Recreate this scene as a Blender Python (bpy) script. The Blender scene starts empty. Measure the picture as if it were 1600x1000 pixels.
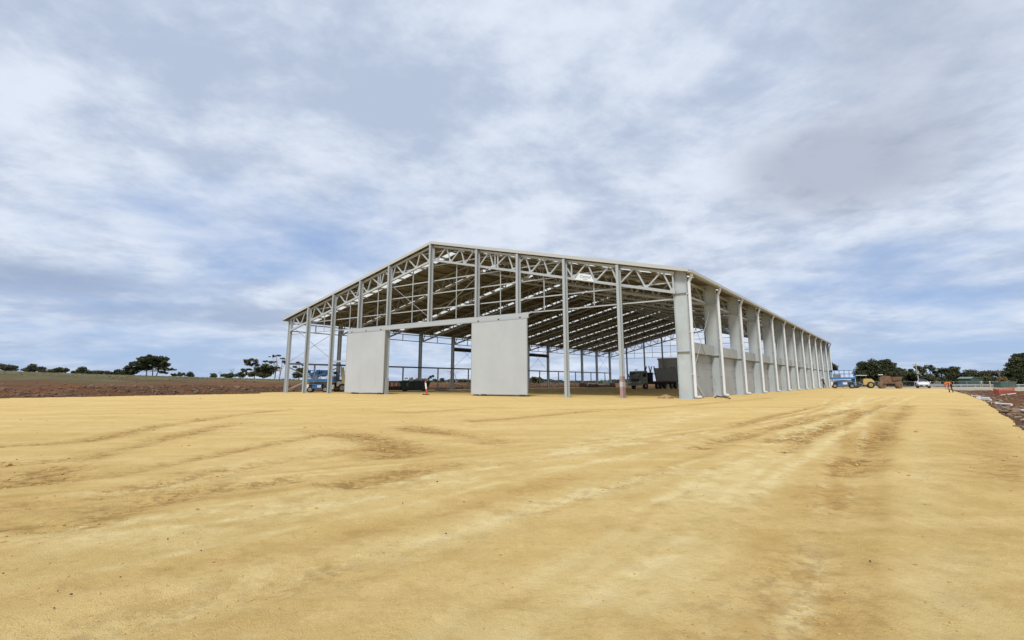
import bpy, bmesh, math, random
import numpy as np
from mathutils import Vector, Matrix

random.seed(7); np.random.seed(7)
R = math.radians
scene = bpy.context.scene
col = scene.collection

# ------------------------------------------------------------------ camera
CAM_H, FPX, PITCH, ROLL, PCY = 1.1, 837.1, R(10.476), R(-0.131), 442.7
cam = bpy.data.cameras.new('camera')
cam.sensor_fit = 'HORIZONTAL'; cam.sensor_width = 36.0
cam.lens = FPX / 1600 * 36.0
cam.shift_y = (PCY - 500.0) / 1600.0
cam.clip_start = 0.05; cam.clip_end = 9000
camo = bpy.data.objects.new('camera', cam); col.objects.link(camo)
camo.matrix_world = Matrix.Translation((0, 0, CAM_H)) @ Matrix.Rotation(R(90) + PITCH, 4, 'X') @ Matrix.Rotation(ROLL, 4, 'Z')
scene.camera = camo

# ------------------------------------------------------------------ sky, sun, exposure
SUN_EL, SUN_AZ = R(50), R(192)          # azimuth clockwise from +Y: behind the camera, a little to its left
world = bpy.data.worlds.new('World'); scene.world = world; world.use_nodes = True
def build_sky():
    nt = world.node_tree; nt.nodes.clear(); N = nt.nodes.new; L = nt.links.new
    def math_(op, a, b=None, c=None, clamp=False):
        n = N('ShaderNodeMath'); n.operation = op; n.use_clamp = clamp
        for i, v in enumerate((a, b, c)):
            if v is None: continue
            if isinstance(v, (int, float)): n.inputs[i].default_value = v
            else: L(v, n.inputs[i])
        return n.outputs[0]
    def mix(f, a, b):
        n = N('ShaderNodeMix'); n.data_type = 'RGBA'
        for k, v in ((0, f), (6, a), (7, b)):
            if isinstance(v, (int, float)): n.inputs[k].default_value = v
            elif isinstance(v, tuple): n.inputs[k].default_value = (*v, 1)
            else: L(v, n.inputs[k])
        return n.outputs[2]
    def ramp(v, lo, hi):
        n = N('ShaderNodeMapRange'); n.interpolation_type = 'SMOOTHSTEP'
        L(v, n.inputs[0]); n.inputs[1].default_value = lo; n.inputs[2].default_value = hi
        return n.outputs[0]
    def noise(vec, scale, detail, rough, seed=0.0, dist=0.0):
        n = N('ShaderNodeTexNoise'); n.noise_dimensions = '4D'; L(vec, n.inputs['Vector'])
        n.inputs['W'].default_value = seed; n.inputs['Scale'].default_value = scale
        n.inputs['Detail'].default_value = detail; n.inputs['Roughness'].default_value = rough
        n.inputs['Distortion'].default_value = dist
        return n.outputs[0]
    tc = N('ShaderNodeTexCoord')
    sep = N('ShaderNodeSeparateXYZ'); L(tc.outputs['Generated'], sep.inputs[0])
    x, y, z = sep.outputs
    zc = math_('ADD', math_('MAXIMUM', z, 0.0), 0.16)      # cloud deck seen in perspective, flattened towards the horizon
    cb = N('ShaderNodeCombineXYZ'); L(math_('DIVIDE', x, zc), cb.inputs[0]); L(math_('DIVIDE', y, zc), cb.inputs[1])
    deck = cb.outputs[0]
    sky = N('ShaderNodeTexSky'); sky.sky_type = 'NISHITA'; sky.sun_disc = False
    sky.sun_elevation = SUN_EL; sky.sun_rotation = SUN_AZ; sky.air_density = 1.0; sky.dust_density = 1.5; sky.ozone_density = 2.0
    big = noise(deck, 0.62, 5, 0.50, 3.1, 0.0)
    mid = noise(deck, 1.7, 8, 0.60, 8.4, 0.3)
    fin = noise(deck, 5.5, 7, 0.6, 1.7, 0.2)
    dens = math_('ADD', math_('MULTIPLY', big, 0.62), math_('ADD', math_('MULTIPLY', mid, 0.30), math_('MULTIPLY', fin, 0.08)))
    low = ramp(z, 0.0, 0.34)                               # cover thins towards the horizon
    cover = ramp(math_('ADD', dens, math_('MULTIPLY', low, 0.15)), 0.40, 0.60)
    shade = noise(deck, 0.95, 8, 0.60, 21.0, 0.25)
    shade2 = noise(deck, 2.6, 8, 0.62, 33.0, 0.3)
    shade3 = noise(deck, 6.5, 7, 0.62, 44.0, 0.3)
    sh = math_('ADD', math_('MULTIPLY', shade, 0.54), math_('ADD', math_('MULTIPLY', shade2, 0.30), math_('MULTIPLY', shade3, 0.16)))
    grey = mix(ramp(sh, 0.42, 0.57), (4.25, 4.95, 6.25), (6.85, 7.4, 8.3))
    # heavier grey cloud banks of this sky: to the right, and low on the left
    def bank(az, el, wa, we, seed):
        azn = math_('ARCTAN2', x, y)
        eln = math_('ARCSINE', z)
        wob = math_('MULTIPLY', math_('SUBTRACT', noise(deck, 1.6, 5, 0.6, seed), 0.5), 0.9)
        a = math_('DIVIDE', math_('SUBTRACT', azn, az), wa)
        e = math_('DIVIDE', math_('SUBTRACT', eln, el), we)
        d = math_('ADD', math_('SQRT', math_('ADD', math_('MULTIPLY', a, a), math_('MULTIPLY', e, e))), wob)
        return ramp(d, 1.3, 0.35)
    blue = mix(0.80, sky.outputs[0], (2.9, 4.15, 6.8))
    blue = mix(ramp(z, 0.0, 0.14), mix(0.75, sky.outputs[0], (3.6, 5.1, 7.9)), blue)
    c = mix(math_('MULTIPLY', cover, 0.93), blue, grey)
    c = mix(math_('MULTIPLY', bank(R(33.5), R(19.5), R(10.5), R(5.0), 5.0), 0.80), c, mix(ramp(sh, 0.42, 0.57), (2.5, 2.95, 3.85), (3.5, 4.0, 5.0)))
    c = mix(math_('MULTIPLY', bank(R(40.0), R(30.0), R(9.0), R(9.0), 6.0), 0.45), c, (3.5, 4.0, 5.0))
    c = mix(math_('MULTIPLY', bank(R(-45.0), R(8.5), R(14.0), R(1.6), 9.0), 0.55), c, (2.5, 3.3, 4.9))
    c = mix(math_('MULTIPLY', bank(R(-30.0), R(6.2), R(13.0), R(1.2), 12.0), 0.45), c, (2.8, 3.7, 5.4))
    bg = N('ShaderNodeBackground'); bg.inputs['Strength'].default_value = 0.1
    L(c, bg.inputs['Color'])
    out = N('ShaderNodeOutputWorld'); L(bg.outputs[0], out.inputs['Surface'])
build_sky()
sun = bpy.data.lights.new('sun', 'SUN'); sun.energy = 2.7; sun.angle = R(12); sun.color = (1.0, 0.97, 0.92)
suno = bpy.data.objects.new('sun', sun); col.objects.link(suno)
sdir = Vector((math.sin(SUN_AZ) * math.cos(SUN_EL), math.cos(SUN_AZ) * math.cos(SUN_EL), math.sin(SUN_EL)))
suno.rotation_euler = sdir.to_track_quat('Z', 'Y').to_euler(); suno.location = (0, -20, 60)
scene.view_settings.view_transform = 'Standard'; scene.view_settings.look = 'None'
scene.view_settings.gamma = 1.0; scene.view_settings.use_curve_mapping = False
scene.view_settings.exposure = 0.2
scene.cycles.max_bounces = 6; scene.cycles.diffuse_bounces = 4; scene.cycles.use_denoising = True

# ------------------------------------------------------------------ the site's survey: building axes, pixel rays
YAW, W, L, HE, HA = R(35.7183), 46.755, 86.794, 8.82, 14.317
BAY = L / 12; HW = W / 2; SL = (HA - HE) / HW
CORNER = np.array([11.4919, 36.1755]); AV = np.array([-math.cos(YAW), math.sin(YAW)]); BV = np.array([math.sin(YAW), math.cos(YAW)])
ORG = CORNER + AV * HW
def to_world(lx, ly): return ORG - AV * lx + BV * ly
def to_local(x, y):
    dx, dy = x - ORG[0], y - ORG[1]
    return -(dx * AV[0] + dy * AV[1]), dx * BV[0] + dy * BV[1]
def roofz(x): return HA - SL * abs(x)
def ray(px, py):
    dx, dy = px - 800, py - PCY; c, s = math.cos(ROLL), math.sin(ROLL)
    u, v = c * dx + s * dy, -s * dx + c * dy
    return np.array([u / FPX, math.cos(PITCH) + v / FPX * math.sin(PITCH), math.sin(PITCH) - v / FPX * math.cos(PITCH)])
def at(px, py, Y):
    d = ray(px, py); d = d * (Y / d[1]); return Vector((d[0], d[1], d[2] + CAM_H))
def ground_at(px, py, z=0.0):
    d = ray(px, py); d = d * ((z - CAM_H) / d[2]); return Vector((d[0], d[1], z))

# ------------------------------------------------------------------ noise and terrain
def _hash(ix, iy, seed):
    n = (ix * 374761393 + iy * 668265263 + seed * 144665213) & 0xffffffff
    n = ((n ^ (n >> 13)) * 1274126177) & 0xffffffff
    return ((n ^ (n >> 16)) & 0xffff) / 65535.0
def vnoise(x, y, seed=0):
    x = np.asarray(x, float); y = np.asarray(y, float)
    ix = np.floor(x).astype(np.int64); iy = np.floor(y).astype(np.int64)
    fx = x - ix; fy = y - iy; fx = fx * fx * (3 - 2 * fx); fy = fy * fy * (3 - 2 * fy)
    a = _hash(ix, iy, seed); b = _hash(ix + 1, iy, seed); c = _hash(ix, iy + 1, seed); d = _hash(ix + 1, iy + 1, seed)
    return (a * (1 - fx) + b * fx) * (1 - fy) + (c * (1 - fx) + d * fx) * fy - 0.5
def fbm(x, y, octs=4, seed=0, gain=0.5):
    r = 0; a = 1.0; f = 1.0
    for i in range(octs):
        r = r + a * vnoise(x * f + 17.3 * i, y * f - 9.1 * i, seed + i); a *= gain; f *= 2.03
    return r
def sm(t): t = np.clip(t, 0, 1); return t * t * (3 - 2 * t)
def edges(lx, ly):
    wob = 0.5 * fbm(lx * 0.35, ly * 0.35, 3, 50)
    left = -19.8 - 5.9 * sm((ly + 5.5) / 4.5) + wob * 0.9
    right = np.interp(ly, [-60, -25, -7, 7, 25, 45, 74], [36.6, 36.9, 38.0, 38.8, 39.4, 39.7, 40.2]) + wob * 0.25
    return left - lx, lx - right
def zone_of(lx, ly):
    dl, dr = edges(lx, ly)
    wob = 0.8 * fbm(lx * 0.4, ly * 0.4, 3, 77)
    sand = (dl < 0) & (dr < 0) & (ly < np.where(lx < 25.5, 88.5, 73.0) + wob)
    wy = ORG[1] - AV[1] * lx + BV[1] * ly
    gravel = (~sand) & (lx > 25) & (ly > 70) & (wy < 116.5 + wob) & (lx < 72)
    return np.where(sand, 0, np.where(gravel, 2, 1)), dl, dr
def soil_height(x, y):
    lx, ly = to_local(x, y)
    zone, dl, dr = zone_of(lx, ly)
    d = np.maximum(dl, 0)
    lump = fbm(x * 0.45, y * 0.45, 4, 11)
    bankh = (0.62 + 0.5 * fbm(x * 0.12, y * 0.12, 3, 13)) * sm(d / 4.5)
    A = np.clip(3.9 - 0.027 * ly, 0.55, 4.8)
    left = bankh + (A - bankh) * sm((d - 3) / 118.0) + lump * 0.34 * sm(d / 2.0) * (1 - 0.75 * sm((d - 9) / 14))
    e = np.maximum(dr, 0)
    right = -0.28 * sm(e / 1.6) + lump * (0.34 * sm(e / 1.2)) * (1 - 0.8 * sm((e - 25) / 25)) - 0.05 * sm((e - 3) / 40)
    h = np.where(dl > 0, left, np.where(dr > 0, right, 0.0))
    rear = np.maximum(ly - 88.5, 0)
    h = np.where((dl <= 0) & (dr <= 0) & (zone == 1), lump * 0.2 * sm(rear / 3), h)
    h = np.where(zone == 2, -0.04 + 0.02 * lump, h)
    return h, zone, dl, dr
# wheel tracks worn into the pad: pixel polylines on the flat pad turned into ground paths
# (path, half width m, depth m, lightness, orange damp, roughness)
TRACKS = [
    ([(1345, 622), (1230, 690), (1120, 757), (1040, 815), (950, 885), (840, 960), (790, 1000)], .26, .006, .8, 0, .1),
    ([(1400, 622), (1340, 690), (1270, 780), (1200, 890), (1150, 1000)], .30, .008, -.1, .25, .2),
    ([(1330, 640), (1250, 660), (1170, 678), (1090, 700)], .24, .022, -.30, .45, 1.0),
    ([(1385, 632), (1330, 652), (1275, 672), (1205, 690)], .24, .022, -.28, .42, 1.0),
    ([(1420, 634), (1400, 655), (1365, 690), (1330, 740)], .26, .018, -.22, .45, .9),
    ([(1360, 640), (1310, 662), (1220, 705)], .2, .018, -.28, .4, .9),
    ([(1290, 632), (1210, 650), (1140, 668)], .2, .02, -.28, .4, .9),
    ([(1100, 645), (960, 690), (820, 722), (640, 752), (430, 800), (200, 850), (0, 872)], .40, .007, .7, 0, .15),
    ([(1060, 735), (860, 790), (620, 865), (420, 900), (210, 955), (60, 1000)], .28, .008, .75, 0, .2),
    ([(520, 895), (330, 935), (170, 968), (60, 1000)], .22, .012, -.2, .35, .6),
    ([(0, 697), (130, 690), (240, 668), (370, 648), (450, 640)], .30, .02, -.25, .35, .85),
    ([(0, 726), (130, 716), (270, 682), (380, 660)], .30, .02, -.25, .35, .85),
    ([(0, 790), (140, 782), (270, 752), (430, 722), (560, 703), (600, 700)], .32, .014, -.1, .45, .5),
    ([(0, 828), (110, 818), (220, 786), (330, 765), (440, 752)], .28, .022, -.2, .30, .8),
    ([(505, 675), (560, 682), (600, 690), (632, 706), (610, 712)], .45, .02, -.35, .45, 1.0),
    ([(545, 757), (600, 745), (640, 738), (700, 726)], .26, .02, -.3, .35, 1.0),
    ([(640, 668), (690, 676), (765, 686), (775, 692)], .42, .016, -.3, .5, .9),
    ([(740, 658), (800, 654), (860, 648), (930, 642)], .3, .014, -.25, .4, .7),
    ([(330, 735), (450, 715), (560, 690)], .5, .005, .45, 0, .1),
    ([(250, 768), (360, 735), (450, 728)], .5, .004, .4, 0, .1),
    ([(860, 640), (980, 640), (1090, 632), (1200, 622)], .4, .01, -.15, .35, .5),
    ([(1345, 615), (1390, 615)], .5, .02, -.6, .3, .5),
    ([(1500, 640), (1540, 690), (1590, 760)], .4, .01, -.1, .4, .4),
    ([(80, 735), (55, 750), (20, 752)], .4, .02, -.25, .3, .9),
    ([(1060, 1000), (1130, 930), (1230, 870)], .14, .004, .4, 0, .15),
    ([(1480, 1000), (1470, 850), (1450, 740), (1430, 680)], .22, .005, .5, 0, .15),
    ([(1250, 1000), (1300, 850), (1350, 740), (1385, 670)], .24, .006, -.05, .28, .15),
    ([(0, 930), (250, 890), (480, 850), (700, 800), (900, 745)], .2, .006, -.1, .28, .2),
    ([(0, 760), (160, 745), (330, 712), (500, 680)], .22, .012, -.2, .3, .7),
    ([(560, 640), (640, 645), (720, 640)], .35, .012, -.2, .35, .6),
    ([(880, 700), (980, 668), (1080, 640)], .3, .008, .5, 0, .1),
]
_r = random.Random(23)
for _k in range(22):
    _a = (_r.uniform(1290, 1430), _r.uniform(617, 628)); _left = _k % 2
    _e = (-30, _r.uniform(660, 990)) if _left else (_r.uniform(0, 1500), 1003)
    A0, E0 = np.array(ground_at(*_a)[:2]), np.array(ground_at(*_e)[:2])
    C0 = np.array(ground_at(_r.uniform(1120, 1300), _r.uniform(650, 720))[:2]) if _left else (A0 * .45 + E0 * .55 + np.array([_r.uniform(-.6, .9), 0]))
    _off = _r.choice((.0, .24)); _tn = _r.choice((.42, .32, -.16, -.12, .36))
    _pts = []
    for _t in np.linspace(0, 1, 26):
        q = A0 * (1 - _t) ** 2 + C0 * 2 * _t * (1 - _t) + E0 * _t * _t; _pts.append(q)
    for _o in (0, .26):
        TRACKS.append(([('w', q[0] + _o * .7, q[1] + _o * .7) for q in _pts], _r.uniform(.05, .11), .0012, _tn, max(0, -_tn) * .6, .05))
def sand_height(x, y):
    h = 0.012 * fbm(x * 0.22, y * 0.22, 2, 3) + 0.007 * fbm(x * 0.9, y * 0.9, 3, 4) * np.clip(2.0 - np.hypot(x, y) / 14, .15, 1) + 0.0085 * fbm(x * 4.5, y * 4.5, 4, 6, .6) * np.clip(1.6 - np.hypot(x, y) / 9, 0, 1)
    tone = np.zeros_like(x); orange = np.zeros_like(x); rough = np.zeros_like(x)
    near = np.hypot(x, y) < 90
    xs, ys = x[near], y[near]
    wx = xs + 0.12 * fbm(xs * 0.8, ys * 0.8, 3, 21); wy = ys + 0.12 * fbm(xs * 0.8, ys * 0.8, 3, 22)
    hh = np.zeros_like(xs); tt = np.zeros_like(xs); oo = np.zeros_like(xs); rr = np.zeros_like(xs)
    patch = sm((fbm(xs * 0.7, ys * 0.7, 4, 31) + 0.45) / 0.7)
    fine = sm((fbm(xs * 2.6, ys * 2.6, 4, 35, .65) + .42) / .75)
    clod = np.maximum(fbm(xs * 7.0, ys * 7.0, 3, 41), 0)
    for path, hw, dep, li, orr, ro in TRACKS:
        P = np.array([[p[1], p[2]] if p[0] == 'w' else [*ground_at(*p)[:2]] for p in path])
        lo = P.min(0) - 1.5; hi = P.max(0) + 1.5
        k = np.where((wx > lo[0]) & (wx < hi[0]) & (wy > lo[1]) & (wy < hi[1]))[0]
        if not len(k): continue
        best = np.full(len(k), 9.0)
        for a, b in zip(P[:-1], P[1:]):
            ab = b - a; t = np.clip(((wx[k] - a[0]) * ab[0] + (wy[k] - a[1]) * ab[1]) / (ab @ ab), 0, 1)
            best = np.minimum(best, np.hypot(wx[k] - a[0] - t * ab[0], wy[k] - a[1] - t * ab[1]))
        prof = np.exp(-(best / hw) ** 2); rim = np.exp(-((best - hw * 1.5) / (hw * 0.45)) ** 2)
        m = prof * (0.35 + 0.65 * patch[k])
        hh[k] += -dep * prof + dep * 0.55 * rim + ro * m * 0.036 * clod[k]
        tt[k] += li * m * ((.25 + .85 * fine[k]) if li > 0 else 1); oo[k] += orr * m; rr[k] += ro * m
    h[near] += hh; tone[near] = tt; orange[near] = oo; rough[near] = rr
    return h, np.clip(tone, -1, 1), np.clip(orange, 0, 1), np.clip(rough, 0, 1)
def terrain(x, y):
    h, zone, dl, dr = soil_height(np.array([x], float), np.array([y], float))
    return float(h[0])

# ------------------------------------------------------------------ materials
MATS = {}
def material(name, base, rough=0.7, metal=0.0, var=0.12, scale=3.0, bump=0.0, bscale=20.0, dirt=None, dscale=1.2, spec=0.4, alpha_trans=0.0, coords='Object'):
    if name in MATS: return MATS[name]
    m = bpy.data.materials.new(name); m.use_nodes = True; nt = m.node_tree; N = nt.nodes.new; K = nt.links.new
    b = nt.nodes['Principled BSDF']
    tc = N('ShaderNodeTexCoord'); geo = N('ShaderNodeNewGeometry')
    vec = geo.outputs['Position'] if coords == 'World' else tc.outputs['Object']
    nz = N('ShaderNodeTexNoise'); nz.inputs['Scale'].default_value = scale; nz.inputs['Detail'].default_value = 5; K(vec, nz.inputs['Vector'])
    mr = N('ShaderNodeMapRange'); K(nz.outputs[0], mr.inputs[0]); mr.inputs[1].default_value = .25; mr.inputs[2].default_value = .75
    mr.inputs[3].default_value = 1 - var; mr.inputs[4].default_value = 1 + var
    mx = N('ShaderNodeVectorMath'); mx.operation = 'SCALE'; mx.inputs[0].default_value = base; K(mr.outputs[0], mx.inputs['Scale'])
    oi = N('ShaderNodeObjectInfo'); ov = N('ShaderNodeMapRange'); K(oi.outputs['Random'], ov.inputs[0]); ov.inputs[3].default_value = 1 - var * .7; ov.inputs[4].default_value = 1 + var * .5
    mv = N('ShaderNodeVectorMath'); mv.operation = 'SCALE'; K(mx.outputs[0], mv.inputs[0]); K(ov.outputs[0], mv.inputs['Scale'])
    out = mv.outputs[0]
    if dirt:
        dn = N('ShaderNodeTexNoise'); dn.inputs['Scale'].default_value = dscale; dn.inputs['Detail'].default_value = 7; dn.inputs['Roughness'].default_value = .65; K(vec, dn.inputs['Vector'])
        dr_ = N('ShaderNodeMapRange'); K(dn.outputs[0], dr_.inputs[0]); dr_.inputs[1].default_value = .46; dr_.inputs[2].default_value = .72; dr_.inputs[4].default_value = .7
        dm = N('ShaderNodeMix'); dm.data_type = 'RGBA'; K(dr_.outputs[0], dm.inputs[0]); K(out, dm.inputs[6]); dm.inputs[7].default_value = (*dirt, 1)
        out = dm.outputs[2]
    K(out, b.inputs['Base Color'])
    b.inputs['Roughness'].default_value = rough; b.inputs['Metallic'].default_value = metal; b.inputs['Specular IOR Level'].default_value = spec
    if bump:
        bn = N('ShaderNodeTexNoise'); bn.inputs['Scale'].default_value = bscale; bn.inputs['Detail'].default_value = 6; K(vec, bn.inputs['Vector'])
        bp = N('ShaderNodeBump'); bp.inputs['Strength'].default_value = bump; bp.inputs['Distance'].default_value = .05; K(bn.outputs[0], bp.inputs['Height']); K(bp.outputs[0], b.inputs['Normal'])
    if alpha_trans: b.inputs['Transmission Weight'].default_value = alpha_trans
    MATS[name] = m
    return m
M = lambda n: MATS[n]
material('galvanised', (.46, .495, .51), .5, .15, .10, 2.0, dirt=(.38, .405, .415), dscale=1.5)
material('galvanised_post', (.42, .455, .47), .50, .2, .10, 1.2, dirt=(.345, .37, .38), dscale=.9)
material('roof_steel', (.185, .175, .15), .55, .2, .12, .6)
material('purlin_steel', (.27, .26, .235), .55, .2, .1, .6)
material('truss_shaded', (.38, .395, .40), .5, .2, .1, .8)  # galvanised steel of the inner trusses, shade under the roof put into its colour
material('steel_shaded', (.20, .215, .235), .55, .2, .1, .8)  # left wall steel seen against the light, its backlit shade painted into the colour
material('trim_cream', (.50, .51, .49), .5, 0, .06, 1.0)
material('pvc_white', (.68, .70, .71), .4, 0, .04, 2.0)
material('precast', (.36, .375, .375), .85, 0, .12, .7, bump=.15, bscale=14, dirt=(.26, .27, .265), dscale=.45, coords='World')
material('precast_cap', (.345, .355, .35), .85, 0, .10, .9, bump=.15, bscale=14, dirt=(.27, .275, .27), dscale=.6, coords='World')
material('column_grey', (.45, .495, .51), .6, .15, .09, .6, dirt=(.34, .375, .385), dscale=.5, coords='World')
material('door_panel', (.445, .475, .495), .6, 0, .05, .5, dirt=(.405, .43, .445), dscale=.4)
material('door_edge', (.42, .43, .43), .5, .3, .06, 1.0)
material('black_rubber', (.02, .02, .02), .8, 0, .2, 5.0, dirt=(.10, .075, .045), dscale=3)
material('dark_steel', (.04, .042, .045), .6, .2, .2, 3.0, dirt=(.09, .07, .05), dscale=2)
material('lift_blue', (.025, .15, .42), .4, 0, .1, 2.0, dirt=(.05, .13, .26), dscale=2.5)
material('rim_grey', (.30, .28, .25), .6, .2, .1, 4.0)
material('white_paint', (.74, .74, .72), .4, 0, .05, 2.0, dirt=(.55, .52, .45), dscale=2)
material('cream_paint', (.62, .55, .34), .45, 0, .06, 2.0, dirt=(.42, .33, .18), dscale=2)
material('plant_yellow', (.56, .40, .13), .5, 0, .1, 2.0, dirt=(.30, .19, .07), dscale=2)
material('mud_brown', (.165, .10, .062), .9, 0, .25, 2.5, bump=.4, bscale=9, dirt=(.10, .06, .04), dscale=2)
material('mud_tyre', (.20, .145, .10), .95, 0, .2, 4, bump=.3, bscale=12, dirt=(.08, .06, .045), dscale=3)
material('glass_dark', (.02, .025, .03), .08, 0, .1, 2.0, spec=.6)
material('skip_green', (.018, .035, .032), .55, .1, .2, 1.5, dirt=(.05, .045, .03), dscale=2)
material('rust', (.16, .065, .035), .85, .1, .3, 4.0, dirt=(.08, .04, .03), dscale=3)
material('rubbish_white', (.72, .71, .67), .8, 0, .25, 4.0)
material('rubbish_grey', (.25, .24, .22), .8, 0, .3, 4.0)
material('orange_plastic', (.55, .10, .05), .6, 0, .06, 4.0)
material('orange_cloth', (.72, .18, .02), .8, 0, .08, 6.0)
material('white_band', (.78, .77, .74), .6, 0, .05, 4.0)
material('navy_cloth', (.018, .022, .04), .85, 0, .15, 6.0)
material('brown_cloth', (.16, .075, .05), .85, 0, .15, 6.0)
material('skin', (.45, .27, .19), .6, 0, .06, 8.0)
material('hair', (.03, .02, .015), .8)
material('shed_green', (.075, .115, .088), .6, .05, .1, 1.0)
material('shed_green_light', (.17, .225, .19), .6, .05, .1, 1.0)
material('timber_grey', (.30, .26, .21), .9, 0, .2, 6.0)
material('tail_red', (.35, .01, .01), .3)
material('lamp_clear', (.7, .7, .68), .15)
material('bark', (.10, .075, .055), .95, 0, .3, 6.0, bump=.5, bscale=12)
material('bark_pale', (.32, .27, .22), .9, 0, .25, 5.0, bump=.3, bscale=12)
material('sign_white', (.72, .77, .80), .6, 0, .04, 2)
material('sign_ink', (.12, .16, .15), .6)
material('sign_ink_pale', (.42, .50, .54), .6)
material('rock', (.185, .122, .074), .95, 0, .35, 1.4, bump=.5, bscale=7, dirt=(.11, .06, .04), dscale=.5, coords='World')
material('rust_pole_red', (.38, .25, .245), .6, .1, .15, 2)
material('wire', (.30, .31, .31), .5, .5)
def leaf_material(name, c1, c2):
    m = bpy.data.materials.new(name); m.use_nodes = True; nt = m.node_tree; N = nt.nodes.new; K = nt.links.new
    b = nt.nodes['Principled BSDF']; g = N('ShaderNodeNewGeometry')
    nz = N('ShaderNodeTexNoise'); nz.inputs['Scale'].default_value = .55; nz.inputs['Detail'].default_value = 4; K(g.outputs['Position'], nz.inputs['Vector'])
    wn = N('ShaderNodeTexWhiteNoise'); K(g.outputs['Random Per Island'], wn.inputs['Vector'])
    ad = N('ShaderNodeMath'); ad.operation = 'MULTIPLY_ADD'; K(g.outputs['Random Per Island'], ad.inputs[0]); ad.inputs[1].default_value = .5; K(nz.outputs[0], ad.inputs[2])
    mr = N('ShaderNodeMapRange'); K(ad.outputs[0], mr.inputs[0]); mr.inputs[1].default_value = .4; mr.inputs[2].default_value = 1.1
    mx = N('ShaderNodeMix'); mx.data_type = 'RGBA'; K(mr.outputs[0], mx.inputs[0]); mx.inputs[6].default_value = (*c1, 1); mx.inputs[7].default_value = (*c2, 1)
    K(mx.outputs[2], b.inputs['Base Color']); b.inputs['Roughness'].default_value = .75; b.inputs['Specular IOR Level'].default_value = .2
    MATS[name] = m
leaf_material('leaf_dark', (.030, .038, .019), (.088, .094, .042))
leaf_material('leaf_olive', (.042, .050, .025), (.112, .112, .056))
leaf_material('leaf_gum', (.045, .050, .032), (.105, .100, .062))
leaf_material('leaf_brown', (.14, .10, .045), (.26, .19, .09))
leaf_material('leaf_far', (.045, .058, .055), (.075, .085, .075))
leaf_material('leaf_bright', (.07, .10, .03), (.14, .17, .06))
leaf_material('straw', (.12, .108, .05), (.22, .195, .105))

def translucent_sheet():
    m = bpy.data.materials.new('skylight_fibreglass'); m.use_nodes = True; nt = m.node_tree; N = nt.nodes.new; K = nt.links.new
    nt.nodes.remove(nt.nodes['Principled BSDF'])
    t = N('ShaderNodeBsdfTranslucent'); t.inputs[0].default_value = (.86, .86, .80, 1)
    d = N('ShaderNodeBsdfDiffuse'); d.inputs[0].default_value = (.75, .75, .70, 1)
    nz = N('ShaderNodeTexNoise'); nz.inputs['Scale'].default_value = 3
    mr = N('ShaderNodeMapRange'); K(nz.outputs[0], mr.inputs[0]); mr.inputs[3].default_value = .08; mr.inputs[4].default_value = .22
    mx = N('ShaderNodeMixShader'); K(mr.outputs[0], mx.inputs[0]); K(t.outputs[0], mx.inputs[1]); K(d.outputs[0], mx.inputs[2])
    K(mx.outputs[0], nt.nodes['Material Output'].inputs[0]); MATS['skylight'] = m
translucent_sheet()

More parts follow.
